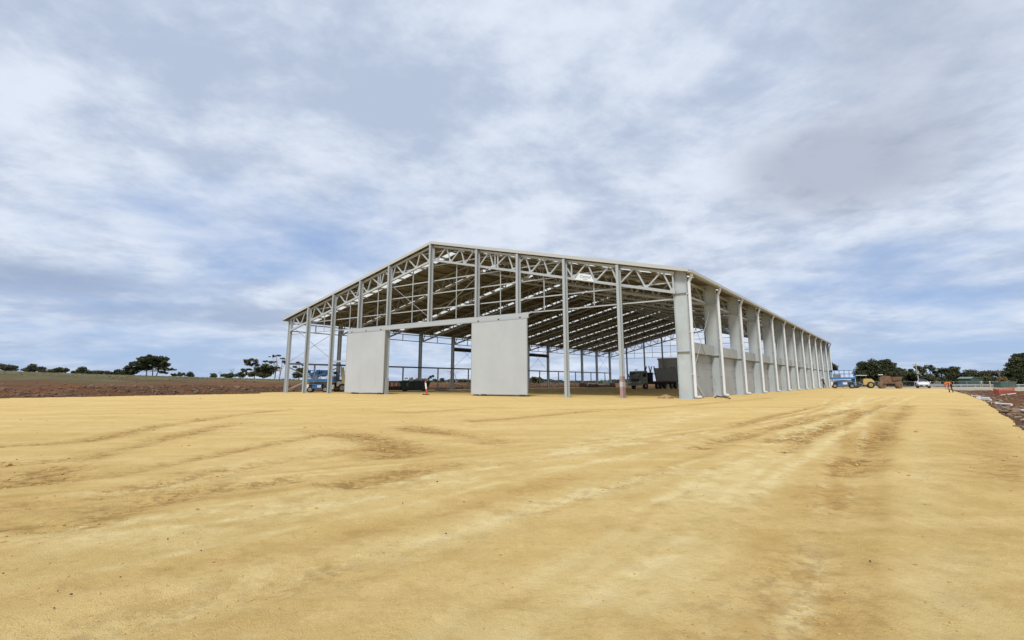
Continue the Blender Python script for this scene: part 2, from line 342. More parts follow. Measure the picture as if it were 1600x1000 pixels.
def ground_material(kind):
    m = bpy.data.materials.new(kind); m.use_nodes = True; nt = m.node_tree; N = nt.nodes.new; K = nt.links.new
    b = nt.nodes['Principled BSDF']; b.inputs['Roughness'].default_value = .95; b.inputs['Specular IOR Level'].default_value = .15
    g = N('ShaderNodeNewGeometry'); pos = g.outputs['Position']
    at_ = N('ShaderNodeAttribute'); at_.attribute_name = 'wear'
    sp = N('ShaderNodeSeparateColor'); K(at_.outputs['Color'], sp.inputs[0])
    def noise(sc, det, ro=.55, vec=pos, dist=0):
        n = N('ShaderNodeTexNoise'); n.inputs['Scale'].default_value = sc; n.inputs['Detail'].default_value = det; n.inputs['Roughness'].default_value = ro; n.inputs['Distortion'].default_value = dist; K(vec, n.inputs['Vector']); return n.outputs[0]
    def rng(v, lo, hi, a=0.0, c=1.0):
        n = N('ShaderNodeMapRange'); K(v, n.inputs[0])
        for i, q in enumerate((lo, hi, a, c)): n.inputs[1 + i].default_value = q
        return n.outputs[0]
    def mix(f, a, c):
        n = N('ShaderNodeMix'); n.data_type = 'RGBA'
        for k, v in ((0, f), (6, a), (7, c)):
            if isinstance(v, (int, float)): n.inputs[k].default_value = v
            elif isinstance(v, tuple): n.inputs[k].default_value = (*v, 1)
            else: K(v, n.inputs[k])
        return n.outputs[2]
    def mul(a, c):
        n = N('ShaderNodeMath'); n.operation = 'MULTIPLY'; n.use_clamp = True
        for i, v in enumerate((a, c)):
            if isinstance(v, (int, float)): n.inputs[i].default_value = v
            else: K(v, n.inputs[i])
        return n.outputs[0]
    if kind == 'sand':
        # rolled sand: streaks along the driving direction, blotches, fines and grit
        mp = N('ShaderNodeMapping'); mp.inputs['Rotation'].default_value = (0, 0, R(-52)); mp.inputs['Scale'].default_value = (.16, 1.5, 1); K(pos, mp.inputs['Vector'])
        c = mix(rng(noise(.35, 6, .6), .30, .70), (0.554, 0.383, 0.129), (0.681, 0.484, 0.192))
        c = mix(mul(rng(noise(.8, 6, .6, mp.outputs[0], .6), .44, .66), .6), c, (0.741, 0.546, 0.239))
        c = mix(mul(rng(noise(1.3, 7, .65), .50, .68), .50), c, (0.490, 0.314, 0.098))
        c = mix(mul(rng(noise(3.2, 8, .72), .52, .68), .45), c, (0.457, 0.294, 0.094))
        c = mix(mul(rng(noise(5.5, 8, .7), .52, .70), .50), c, (0.762, 0.567, 0.262))
        c = mix(mul(rng(noise(16, 6, .7), .54, .70), .48), c, (0.414, 0.263, 0.084))
        c = mix(mul(rng(noise(60, 4, .7), .56, .72), .55), c, (0.792, 0.618, 0.318))
        c = mix(mul(rng(noise(85, 3, .6), .60, .75), .5), c, (0.316, 0.196, 0.070))
        c = mix(mul(sp.outputs[1], .9), c, (0.512, 0.294, 0.084))
        li = rng(sp.outputs[0], .5, 1.0); dk = rng(sp.outputs[0], .5, 0.0)
        c = mix(mul(li, .8), c, (0.792, 0.639, 0.323)); c = mix(mul(dk, .9), c, (0.370, 0.226, 0.075))
        c = mix(mul(mul(sp.outputs[2], rng(noise(9, 6, .75), .46, .62)), .95), c, (0.240, 0.139, 0.044))
        c = mix(mul(mul(sp.outputs[2], rng(noise(3.2, 5, .7), .50, .57)), .8), c, (0.283, 0.165, 0.051))
        bh = N('ShaderNodeMath'); bh.operation = 'ADD'; K(noise(26, 8, .7), bh.inputs[0]); K(noise(120, 4, .6), bh.inputs[1])
        bs, bd = .8, .022
    elif kind == 'soil':
        c = mix(rng(noise(.16, 6, .6), .36, .64), (.098, .046, .022), (.190, .076, .030))
        c = mix(mul(rng(noise(.7, 8, .7), .45, .68), .7), c, (.135, .080, .044))
        c = mix(mul(rng(noise(2.3, 8, .7), .54, .72), .6), c, (.20, .135, .085))
        c = mix(mul(rng(noise(4.0, 6, .7), .55, .70), .7), c, (.055, .032, .022))
        gr = mix(rng(noise(.06, 5, .6), .38, .62), (.088, .075, .034), (.155, .130, .062))
        gr = mix(mul(rng(noise(.9, 7, .7), .45, .70), .7), gr, (.075, .062, .032))
        c = mix(sp.outputs[1], c, gr)
        bh = N('ShaderNodeMath'); bh.operation = 'ADD'; K(noise(3.2, 9, .7), bh.inputs[0]); K(noise(12, 5, .7), bh.inputs[1])
        bs, bd = .9, .10
    else:
        c = mix(rng(noise(.3, 7, .6), .36, .64), (.30, .265, .20), (.42, .375, .29))
        c = mix(mul(rng(noise(9, 6, .7), .5, .7), .5), c, (.20, .175, .135))
        bh = N('ShaderNodeMath'); bh.operation = 'ADD'; K(noise(14, 8, .7), bh.inputs[0]); K(noise(50, 4, .6), bh.inputs[1])
        bs, bd = .5, .02
    K(c, b.inputs['Base Color'])
    bp = N('ShaderNodeBump'); bp.inputs['Strength'].default_value = bs; bp.inputs['Distance'].default_value = bd
    K(bh.outputs[0], bp.inputs['Height']); K(bp.outputs[0], b.inputs['Normal'])
    MATS[kind] = m
for k in ('sand', 'soil', 'gravel'): ground_material(k)

# ------------------------------------------------------------------ object helpers
def tag(o, label=None, cat=None, group=None, kind=None):
    if label: o['label'] = label
    if cat: o['category'] = cat
    if group: o['group'] = group
    if kind: o['kind'] = kind
    return o
def link(o, parent=None):
    col.objects.link(o)
    if parent is not None: o.parent = parent
    return o
def empty(name, loc, rz=0.0, label=None, cat=None, group=None):
    o = bpy.data.objects.new(name, None); o.empty_display_size = .2
    o.location = loc; o.rotation_euler = (0, 0, rz)
    link(o); return tag(o, label, cat, group)
def mesh_np(name, verts, faces, mat, smooth=False):
    me = bpy.data.meshes.new(name)
    verts = np.asarray(verts, np.float32); faces = np.asarray(faces, np.int32)
    k = faces.shape[1]
    me.vertices.add(len(verts)); me.vertices.foreach_set('co', verts.ravel())
    me.loops.add(faces.size); me.loops.foreach_set('vertex_index', faces.ravel())
    me.polygons.add(len(faces)); me.polygons.foreach_set('loop_start', np.arange(0, faces.size, k, dtype=np.int32))
    me.polygons.foreach_set('loop_total', np.full(len(faces), k, np.int32))
    me.polygons.foreach_set('use_smooth', np.full(len(faces), smooth))
    me.update(calc_edges=True)
    if mat is not None: me.materials.append(mat)
    return me

class MB:
    """collects bevelled boxes, prisms, cylinders and tubes into one mesh"""
    def __init__(s): s.bm = bmesh.new()
    def box(s, c, d, rot=None, bev=0.0):
        g = bmesh.ops.create_cube(s.bm, size=1.0)['verts']
        m = Matrix.Translation(c) @ (rot.to_4x4() if rot is not None else Matrix.Identity(4)) @ Matrix.Diagonal((*d, 1))
        bmesh.ops.transform(s.bm, matrix=m, verts=g)
        if bev:
            e = list({e for v in g for e in v.link_edges})
            bmesh.ops.bevel(s.bm, geom=e, offset=bev, segments=2, affect='EDGES', profile=.6)
        return s
    def prism(s, outline, y0, y1, axis='y', bev=0.0):
        mk = (lambda a, b, t: (a, t, b)) if axis == 'y' else ((lambda a, b, t: (t, a, b)) if axis == 'x' else (lambda a, b, t: (a, b, t)))
        v0 = [s.bm.verts.new(mk(a, b, y0)) for a, b in outline]; v1 = [s.bm.verts.new(mk(a, b, y1)) for a, b in outline]
        fs = [s.bm.faces.new(v0), s.bm.faces.new(v1[::-1])]; n = len(outline)
        for i in range(n): fs.append(s.bm.faces.new((v0[i], v1[i], v1[(i + 1) % n], v0[(i + 1) % n])))
        bmesh.ops.recalc_face_normals(s.bm, faces=fs)
        if bev:
            e = list({e for f in fs for e in f.edges}); bmesh.ops.bevel(s.bm, geom=e, offset=bev, segments=2, affect='EDGES', profile=.6)
        return s
    def cyl(s, p, q, r, n=10, r2=None):
        p, q = Vector(p), Vector(q); d = q - p; ln = d.length
        if ln < 1e-6: return s
        g = bmesh.ops.create_cone(s.bm, cap_ends=True, segments=n, radius1=r, radius2=r if r2 is None else r2, depth=ln)['verts']
        m = Matrix.Translation((p + q) / 2) @ d.to_track_quat('Z', 'Y').to_matrix().to_4x4()
        bmesh.ops.transform(s.bm, matrix=m, verts=g); return s
    def tube(s, pts, r, n=8):
        for a, b in zip(pts[:-1], pts[1:]): s.cyl(a, b, r, n)
        for a in pts[1:-1]: s.ball(a, r)
        return s
    def ball(s, c, r, sc=(1, 1, 1), n=8):
        g = bmesh.ops.create_uvsphere(s.bm, u_segments=n, v_segments=max(4, n // 2 + 1), radius=r)['verts']
        bmesh.ops.transform(s.bm, matrix=Matrix.Translation(c) @ Matrix.Diagonal((*sc, 1)), verts=g); return s
    def lump(s, c, r, sc=(1, 1, 1), amp=.25, sub=2):
        g = bmesh.ops.create_icosphere(s.bm, subdivisions=sub, radius=r)['verts']
        for v in g: v.co *= 1 + random.uniform(-amp, amp)
        bmesh.ops.transform(s.bm, matrix=Matrix.Translation(c) @ Matrix.Diagonal((*sc, 1)), verts=g); return s
    def mesh(s, name, mat, smooth=False):
        me = bpy.data.meshes.new(name); s.bm.to_mesh(me); s.bm.free(); me.materials.append(mat)
        if smooth:
            me.polygons.foreach_set('use_smooth', [True] * len(me.polygons)); me.set_sharp_from_angle(angle=R(38))
        return me
    def build(s, name, mat, parent=None, smooth=False):
        return link(bpy.data.objects.new(name, s.mesh(name, mat, smooth)), parent)

UNIT = {}
def unit(prof, mat):
    """unit section, 1 x 1, running from z=0 to z=1; bars scale it"""
    k = (prof, mat)
    if k in UNIT: return UNIT[k]
    if prof == 'box': o = [(-.5, -.5), (.5, -.5), (.5, .5), (-.5, .5)]
    elif prof == 'i':
        t, f = .07, .10
        o = [(-.5, -.5), (.5, -.5), (.5, -.5 + f), (t / 2, -.5 + f), (t / 2, .5 - f), (.5, .5 - f), (.5, .5), (-.5, .5), (-.5, .5 - f), (-t / 2, .5 - f), (-t / 2, -.5 + f), (-.5, -.5 + f)]
    elif prof == 'ideep':   # deep plate column: thin flanges
        t, f = .10, .028
        o = [(-.5, -.5), (.5, -.5), (.5, -.5 + f), (t / 2, -.5 + f), (t / 2, .5 - f), (.5, .5 - f), (.5, .5), (-.5, .5), (-.5, .5 - f), (-t / 2, .5 - f), (-t / 2, -.5 + f), (-.5, -.5 + f)]
    elif prof == 'c':
        t = .12
        o = [(-.5, -.5), (.5, -.5), (.5, -.5 + t), (-.5 + t, -.5 + t), (-.5 + t, .5 - t), (.5, .5 - t), (.5, .5), (-.5, .5)]
    else:
        n = 8; o = [(.5 * math.cos(2 * math.pi * i / n), .5 * math.sin(2 * math.pi * i / n)) for i in range(n)]
    UNIT[k] = MB().prism(o, 0, 1, 'z').mesh(prof + '_section', M(mat)); return UNIT[k]
def bar_matrix(p, q, w, h, up=(0, 0, 1)):
    p, q = Vector(p), Vector(q); z = q - p; ln = z.length; z /= ln; up = Vector(up)
    x = up.cross(z)
    if x.length < 1e-4: x = Vector((1, 0, 0)).cross(z)
    x.normalize(); y = z.cross(x)
    m = Matrix((x * w, y * h, z * ln)).transposed().to_4x4(); m.translation = p; return m
def bar(name, p, q, w, h, mat, parent, prof='box', up=(0, 0, 1)):
    o = bpy.data.objects.new(name, unit(prof, mat)); link(o, parent)
    o.matrix_basis = bar_matrix(p, q, w, h, up); return o
def joined_bars(name, segs, mat, parent, n=4):
    V, F = [], []
    for p, q, r in segs:
        m = bar_matrix(p, q, 2 * r, 2 * r, (0.3, 1, .2)); b = len(V)
        for zz in (0, 1):
            for x, y in ((-.5, -.5), (.5, -.5), (.5, .5), (-.5, .5)): V.append(tuple(m @ Vector((x, y, zz))))
        F += [(b + i, b + (i + 1) % 4, b + 4 + (i + 1) % 4, b + 4 + i) for i in range(4)] + [(b + 3, b + 2, b + 1, b), (b + 4, b + 5, b + 6, b + 7)]
    return link(bpy.data.objects.new(name, mesh_np(name, V, F, M(mat))), parent)

# ------------------------------------------------------------------ the ground
def build_ground():
    fr = np.arange(-48, 48.001, .105)
    th = np.radians(np.concatenate([fr, np.arange(50, 310, 2.5)]))
    rows = np.arange(1006, 603.2, -1.0)                     # one ring for each picture row, then coarser
    r0 = (CAM_H * FPX * 1.02) / (rows - 597.5) * 1.0
    r0 = r0[(r0 < 60)]
    r1 = np.concatenate([[.6, 1.0, 1.4, 1.8, 2.1], r0]); rr = list(r1)
    while rr[-1] < 6000:
        d = min(rr[-1] - rr[-2], .34) if rr[-1] < 95 else (0.9 if rr[-1] < 210 else rr[-1] * .06)
        rr.append(rr[-1] + max(d, .05))
    # cap ring spacing where the left bank faces the camera
    out = [rr[0]]
    for v in rr[1:]:
        n = max(1, int(math.ceil((v - out[-1]) / (.36 if v < 95 else 1e9))))
        st = (v - out[-1]) / n; base = out[-1]
        for i in range(n): out.append(base + st * (i + 1))
    rad = np.array(out); na, nr = len(th), len(rad)
    TH, RR = np.meshgrid(th, rad); X = (RR * np.sin(TH)).ravel(); Y = (RR * np.cos(TH)).ravel()
    H, zone, dl, dr = soil_height(X, Y)
    sh, tone, orange, rough = sand_height(X, Y)
    edge = np.maximum(dl, dr)
    Z = np.where(zone == 0, sh * np.clip(-edge / .6, 0, 1), H)
    lx, ly = to_local(X, Y)
    gn = fbm(X * .11, Y * .11, 4, 61)
    grass = np.where(dl > 0, sm((dl - 24 + 30 * gn) / 24), sm((dr - 22 + 50 * gn) / 18))
    grass = np.where((dl <= 0) & (dr <= 0), sm((ly - 100 + 20 * gn) / 20), grass)
    grass = np.maximum(grass, sm((np.hypot(X, Y) - 190) / 60))
    colr = np.zeros((len(X), 4), np.float32); colr[:, 3] = 1
    colr[:, 0] = np.where(zone == 0, .5 + .5 * tone, .5); colr[:, 1] = np.where(zone == 0, orange, grass); colr[:, 2] = rough
    i = np.arange(nr - 1)[:, None] * na; j = np.arange(na)[None, :]; j2 = (j + 1) % na
    F = np.stack([i + j, i + j2, i + na + j2, i + na + j], -1).reshape(-1, 4)[:, ::-1]
    fz = np.median(zone[F], axis=1)
    P = np.stack([X, Y, Z], 1)
    for k, (name, mat) in enumerate((('sand_pad', 'sand'), ('soil_ground', 'soil'), ('gravel_road', 'gravel'))):
        sel = F[np.where(fz <= .5, 0, np.where(fz >= 1.5, 2, 1)) == k]
        used, inv = np.unique(sel, return_inverse=True)
        V = P[used]; FF = inv.reshape(-1, 4)
        me = mesh_np(name, V, FF, M(mat), True)
        ca = me.color_attributes.new('wear', 'FLOAT_COLOR', 'POINT'); ca.data.foreach_set('color', colr[used].ravel())
        o = link(bpy.data.objects.new(name, me)); tag(o, kind='structure')
    # the disk right under the camera
    ring = [(math.sin(t) * .6, math.cos(t) * .6, 0) for t in th]
    me = bpy.data.meshes.new('sand_patch'); me.from_pydata([(0, 0, 0)] + [tuple(P[q]) for q in range(na)], [], [(0, a + 1, (a + 1) % na + 1)[::-1] for a in range(na)])
    me.materials.append(M('sand')); ca = me.color_attributes.new('wear', 'FLOAT_COLOR', 'POINT')
    ca.data.foreach_set('color', [.5, 0, 0, 1] * (na + 1))
    tag(link(bpy.data.objects.new('sand_patch', me)), kind='structure')
    return
build_ground()

ICO = None
def scatter_rocks(name, pts, sizes, mat, label, cat, flat=.7, jitter=.3):
    """many small stones as one object; nobody could count them"""
    bm = bmesh.new(); bmesh.ops.create_icosphere(bm, subdivisions=1, radius=1.0)
    bv = np.array([v.co[:] for v in bm.verts]); bf = np.array([[v.index for v in f.verts] for f in bm.faces]); bm.free()
    n = len(pts); rng = np.random.default_rng(5)
    V = bv[None] * (1 + rng.uniform(-jitter, jitter, (n, len(bv), 1)))
    V = V * (np.array(sizes)[:, None, None] * np.stack([rng.uniform(.7, 1.3, n), rng.uniform(.7, 1.3, n), flat * rng.uniform(.6, 1.2, n)], 1)[:, None, :])
    a = rng.uniform(0, 6.28, n); c, s = np.cos(a)[:, None], np.sin(a)[:, None]
    V = np.stack([V[..., 0] * c - V[..., 1] * s, V[..., 0] * s + V[..., 1] * c, V[..., 2]], -1) + np.asarray(pts)[:, None, :]
    F = bf[None] + (np.arange(n) * len(bv))[:, None, None]
    o = link(bpy.data.objects.new(name, mesh_np(name, V.reshape(-1, 3), F.reshape(-1, 3), M(mat), False)))
    return tag(o, label, cat, kind='stuff')
def build_loose():
    rng = np.random.default_rng(9)
    # rubble along the foot of the left bank
    n = 11000
    ly = rng.uniform(-45, 88, n); d = np.abs(rng.normal(0, 2.6, n)) + rng.uniform(0, .8, n)
    lx0 = -19.8 - 5.9 * sm((ly + 5.5) / 4.5); lx = lx0 - d - .2
    x = ORG[0] - AV[0] * lx + BV[0] * ly; y = ORG[1] - AV[1] * lx + BV[1] * ly
    h, z, dl, dr = soil_height(x, y); keep = (dl > .1)
    sz = np.clip(rng.lognormal(-2.95, .6, n), .02, .34)
    n2 = 900; ly2 = rng.uniform(-40, 120, n2); lx2 = -28 - rng.uniform(0, 55, n2)
    x2 = ORG[0] - AV[0] * lx2 + BV[0] * ly2; y2 = ORG[1] - AV[1] * lx2 + BV[1] * ly2; h2 = soil_height(x2, y2)[0]; s2 = np.clip(rng.lognormal(-2.7, .6, n2), .03, .4)
    P = np.concatenate([np.stack([x, y, h + sz * .25], 1)[keep], np.stack([x2, y2, h2 + s2 * .2], 1)])
    scatter_rocks('rubble', P, np.concatenate([sz[keep], s2]), 'rock', 'grey brown rubble and clods along the foot of the brown bank', 'rubble', .75)
    n = 1500
    ly = rng.uniform(-30, 60, n); d = np.abs(rng.normal(0, 1.6, n)) + .1
    lx = np.interp(ly, [-60, -25, -7, 7, 25, 45, 74], [36.6, 36.9, 38.0, 38.8, 39.4, 39.7, 40.2]) + d
    x = ORG[0] - AV[0] * lx + BV[0] * ly; y = ORG[1] - AV[1] * lx + BV[1] * ly; h = soil_height(x, y)[0]
    sz = np.clip(rng.lognormal(-3.0, .5, n), .02, .22)
    scatter_rocks('edge_stones', np.stack([x, y, h + sz * .25], 1), sz, 'rock', 'brown stones and clods along the right edge of the sand pad', 'stones', .7)
    # slivers of wood, geotextile and dry roots along the cut edge of the pad
    n = 130; ly = rng.uniform(-26, 32, n); d = np.abs(rng.normal(0, .8, n)) + .05
    lx = np.interp(ly, [-60, -25, -7, 7, 25, 45, 74], [36.6, 36.9, 38.0, 38.8, 39.4, 39.7, 40.2]) + d
    x = ORG[0] - AV[0] * lx + BV[0] * ly; y = ORG[1] - AV[1] * lx + BV[1] * ly; h = soil_height(x, y)[0]; segs = []
    for k in range(n):
        a = -YAW + R(90) + rng.normal(0, .5); ln = rng.uniform(.15, .8); dv = Vector((math.cos(a), math.sin(a), rng.normal(0, .08))) * ln
        p = Vector((x[k], y[k], h[k] + .02)); segs.append((p, p + dv, rng.uniform(.008, .028)))
    o = joined_bars('edge_debris', segs, 'timber_pale', None); tag(o, 'slivers of wood and roots strewn along the right pad edge', 'debris', kind='stuff')
    # clods and grit on the sand, thick where wheels have torn it up
    n = 60000
    px = rng.uniform(-60, 1660, n); py = 612 + (rng.uniform(0, 1, n) ** 1.3) * 395
    d = np.array([ground_at(a, b)[:2] for a, b in zip(px, py)]); x, y = d[:, 0], d[:, 1]
    h, tone, orange, rough = sand_height(x, y); lx, ly = to_local(x, y); zn = zone_of(lx, ly)[0]
    prob = .010 + .42 * rough ** 1.4; keep = (rng.uniform(0, 1, n) < prob) & (zn == 0)
    dist = np.hypot(x, y); s = np.clip(rng.lognormal(-4.75, .55, n), .003, .028) * np.clip(dist / 9, .40, 1.8)
    scatter_rocks('sand_clods', np.stack([x, y, h + s * .2], 1)[keep], s[keep], 'clod', 'small sand clods and grit lying in the wheel tracks', 'clods', .6)
    spots = [(683, 754), (629, 788), (26, 719), (84, 954), (188, 905), (262, 845), (111, 932), (313, 623), (5, 899), (725, 786), (90, 927), (314, 863), (697, 836), (1360, 880)]
    P = []; S = []
    for a, b in spots:
        g = ground_at(a, b); P.append((g.x, g.y, .012)); S.append(.003 + .0010 * g.y)
    scatter_rocks('dark_pebbles', P, S, 'dark_stone', 'few dark pebbles lying singly on the yellow sand', 'pebbles', .8)
material('clod', (.40, .26, .085), .95, 0, .3, 30, coords='World')
material('dark_stone', (.05, .04, .035), .9, 0, .3, 30, coords='World')
material('timber_pale', (.34, .29, .20), .9, 0, .3, 3, coords='World')
build_loose()

# ------------------------------------------------------------------ the shed
shed = empty('steel_shed', (ORG[0], ORG[1], 0), -YAW, 'long open steel framed shed with cream roof edge and grey panels along its right', 'shed')
POSTS = [-HW, -19.03, -14.53, -10.08, -5.69, 0, 5.69, 10.08, 14.53, 19.03, HW]
NB = [.49, 2.24, 3.97, 5.66, 7.3, 9.4, 11.15, 12.9, 15.15, 17.0, 18.9, 21.0, 22.9]
NT = [1.68, 3.44, 5.12, 6.8, 8.8, 10.6, 12.35, 14.12, 16.35, 18.3, 20.2, 22.2]
TOPC, BOTC = .38, 1.74
def shed_frame():
    lev = [6.74, 7.92, 9.38, 10.6, 12.07, 13.4]
    # columns down both long sides
    for i in range(13):
        y = i * BAY
        yc = y + (.16 if i == 0 else (-.16 if i == 12 else 0))
        c = bar('column', (HW, yc, 0), (HW, yc, roofz(HW) - .16), .30, .92, 'column_grey', shed, 'ideep', up=(1, 0, 0))
        # stiffener plates across the web and the base plate belong to the column
        for zz in (3.12, 7.1):
            s = bar('stiffener', (HW - .43, yc, zz), (HW + .43, yc, zz), .29, .035, 'galvanised_post', shed); 
        bar('base_plate', (HW - .55, yc, .012), (HW + .55, yc, .012), .5, .03, 'galvanised_post', shed)
        bar('column', (-HW, yc, 0), (-HW, yc, roofz(HW) - .16), .26, .50, 'galvanised_post', shed, 'i', up=(1, 0, 0))
        bar('base_plate', (-HW - .35, yc, .012), (-HW + .35, yc, .012), .5, .03, 'galvanised_post', shed)
    # roof trusses, one on each pair of columns
    for i in range(13):
        y = i * BAY + (-.02 if i == 0 else (.02 if i == 12 else 0))
        tr = link(bpy.data.objects.new('truss', None), shed); tr.location = (0, y, 0); tr.empty_display_size = .2
        thick = .17 if i == 0 else .15; wt = .10 if i == 0 else .09; tm = 'galvanised' if i in (0, 12) else 'truss_shaded'
        for s in (-1, 1):
            bar('top_chord', (0, 0, roofz(0) - TOPC), (s * (HW - .3), 0, roofz(HW - .3) - TOPC), .16, thick, tm, tr)
            bar('bottom_chord', (0, 0, roofz(0) - BOTC), (s * (HW - .3), 0, roofz(HW - .3) - BOTC), .18, .19, tm, tr, 'box')
            segs = []
            for k in range(12):
                b0, t0, b1 = NB[k], NT[k], NB[k + 1]
                segs.append(((s * b0, 0, roofz(b0) - BOTC), (s * (t0 - .05), 0, roofz(t0) - TOPC)))
                segs.append(((s * (t0 + .05), 0, roofz(t0) - TOPC), (s * b1, 0, roofz(b1) - BOTC)))
            for v in (.12, 7.45, 7.75, 15.0, HW - .42):
                segs.append(((s * v, 0, roofz(v) - BOTC), (s * v, 0, roofz(v) - TOPC)))
            if i == 0:
                for v in NB: bar('gusset', (s * v, -.06, roofz(v) - BOTC - .02), (s * v, -.06, roofz(v) - BOTC + .26), .30, .012, tm, tr, up=(0, 1, 0))
            if i < 5:
                for k, (p, q) in enumerate(segs): bar('web', p, q, wt, wt, tm, tr, 'box', up=(0, 1, 0))
            else:
                tag(joined_bars('web_lattice', [(p, q, .045) for p, q in segs], tm, tr), kind='stuff')
    # gable walls: posts, girts, bridging
    for gy, rear in ((0.0, False), (L, True)):
        yo = 0.0 if not rear else L
        sgn = -1 if not rear else 1
        for k, x in enumerate(POSTS[1:-1], 1):
            z0 = 6.45 if k == 5 else 0
            bar('gable_post', (x, yo + sgn * .30, z0), (x, yo + sgn * .30, roofz(x) - .30), .21, .46, 'galvanised_post', shed, 'i', up=(0, 1, 0))
            if z0 == 0: bar('base_plate', (x - .3, yo + sgn * .3, .012), (x + .3, yo + sgn * .3, .012), .55, .03, 'galvanised_post', shed)
        sgn = -1 if not rear else 1
        for z in lev:
            for a, b in zip(POSTS[:-1], POSTS[1:]):
                lim = (HA - (z + .35)) / SL
                a2, b2 = max(a, -lim), min(b, lim)
                if b2 - a2 < .5: continue
                bar('girt', (a2 + .02, yo - sgn * .25, z), (b2 - .02, yo - sgn * .25, z), .09, .085, 'galvanised', shed, 'c', up=(0, 0, 1))
        for a, b in zip(POSTS[:-1], POSTS[1:]):
            m = (a + b) / 2
            if abs(m) > 18: continue
            bar('bridging', (m, yo - sgn * .18, 6.8), (m, yo - sgn * .18, roofz(m) - BOTC), .065, .065, 'galvanised', shed)
        # the beam that carries the sliding doors
        h = bar('door_track', (-11.45, yo + sgn * .57, 6.40), (11.3, yo + sgn * .57, 6.40), .14, .42, 'galvanised', shed, 'c')
        bar('track_rail', (-11.45, yo + sgn * .66, 6.20), (11.3, yo + sgn * .66, 6.20), .10, .07, 'door_edge', shed)
        if not rear:
            for s in (-1, 1): bar('brace_rod', (s * 5.5, yo + .12, 10.5), (s * .15, yo + .12, 6.9), .035, .035, 'galvanised', shed, 'round')
            bar('girt', (-14.4, yo, 3.35), (-10.2, yo, 3.35), .1, .16, 'galvanised', shed, 'c')
            # plinth boxed round the post beside the left door, pale red and white safety paint on another
            bar('post_sleeve', (-5.69, -.30, 0), (-5.69, -.30, 1.55), .32, .46, 'galvanised_post', shed, 'box', up=(0, 1, 0))
            bar('post_sleeve', (19.03, -.30, .03), (19.03, -.30, .78), .225, .475, 'rust_pole_red', shed, 'box', up=(0, 1, 0))
            bar('post_sleeve', (19.03, -.30, .78), (19.03, -.30, 1.12), .225, .475, 'galvanised', shed, 'box', up=(0, 1, 0))
            bar('post_sleeve', (19.03, -.30, 1.12), (19.03, -.30, 1.5), .225, .475, 'rust_pole_red', shed, 'box', up=(0, 1, 0))
    # left long wall: sill rail on short posts, high girts with hangers, rods
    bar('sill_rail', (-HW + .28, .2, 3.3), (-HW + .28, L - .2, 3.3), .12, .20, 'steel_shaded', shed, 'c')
    for i in range(12):
        y0, y1, ym = i * BAY + .2, (i + 1) * BAY - .2, (i + .5) * BAY
        bar('rail_post', (-HW + .28, ym, 0), (-HW + .28, ym, 3.2), .14, .16, 'galvanised_post', shed, 'i', up=(1, 0, 0))
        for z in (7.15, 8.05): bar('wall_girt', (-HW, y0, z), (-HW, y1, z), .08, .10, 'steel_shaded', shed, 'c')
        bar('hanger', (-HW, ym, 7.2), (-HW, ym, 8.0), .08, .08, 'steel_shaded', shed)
    for i in (0, 4, 7, 11):
        y0, y1 = i * BAY + .3, (i + 1) * BAY - .3
        for a, b in (((y0, 7.8), (y1, 3.5)), ((y1, 7.8), (y0, 3.5))):
            bar('brace_rod', (-HW - .05, a[0], a[1]), (-HW - .05, b[0], b[1]), .045, .045, 'galvanised', shed, 'round')
    for a, b in (((.35, 2.9), (6.9, .3)), ((6.9, 2.9), (.35, .3))):
        bar('brace_strap', (-HW - .02, a[0], a[1]), (-HW - .02, b[0], b[1]), .05, .13, 'galvanised', shed)
    for i in (4, 7):      # rolled up roller doors high between two columns
        y0, y1 = i * BAY + .3, (i + 1) * BAY - .3
        d = link(bpy.data.objects.new('roller_door', MB().cyl((-HW, y0, 6.32), (-HW, y1, 6.32), .26, 14).mesh('roller_door', M('dark_steel'), True)), shed)
        bar('drum_cover', (-HW, y0, 6.64), (-HW, y1, 6.64), .55, .06, 'galvanised', d)
    # right long wall: precast panels between the columns, cap beam above them
    for i in range(12):
        y0, y1 = i * BAY + (.36 if i == 0 else .06), (i + 1) * BAY - (.36 if i == 11 else .06); ym = (y0 + y1) / 2
        for a, b in ((y0, ym - .012), (ym + .012, y1)):
            for k, (z0, z1) in enumerate(((.02, 2.0), (2.02, 3.08))):
                off = random.uniform(-.012, .012)
                bar('wall_panel', (HW - .30 + off, a, (z0 + z1) / 2), (HW - .30 + off, b, (z0 + z1) / 2), .16, z1 - z0, 'precast', shed)
        for k, z in enumerate((.5, 1.45, 2.55)):
            for yy in (y0 + .35, ym - .2, y1 - .35): bar('panel_bolt', (HW - .23, yy, z), (HW - .19, yy, z), .09, .09, 'dark_steel', shed, 'round')
        bar('cap_beam', (HW - .14, y0 + .12, 3.48), (HW - .14, y1 - .12, 3.48), .42, .76, 'precast_cap', shed)
        for z in (7.25, 8.3): bar('wall_girt', (HW - .35, y0, z), (HW - .35, y1, z), .09, .15, 'galvanised', shed, 'c')
        if i in (0, 4, 7, 11):
            for a, b in (((y0 + .1, 7.1), (y1 - .2, .8)), ((y1 - .1, 7.1), (y0 + .2, .8))):
                bar('brace_rod', (HW + .09, a[0], a[1]), (HW + .09, b[0], b[1]), .035, .035, 'galvanised', shed, 'round')
    bar('panel_prop', (HW - .1, 1.1, 1.9), (HW + .12, 3.5, .05), .10, .24, 'galvanised_post', shed)
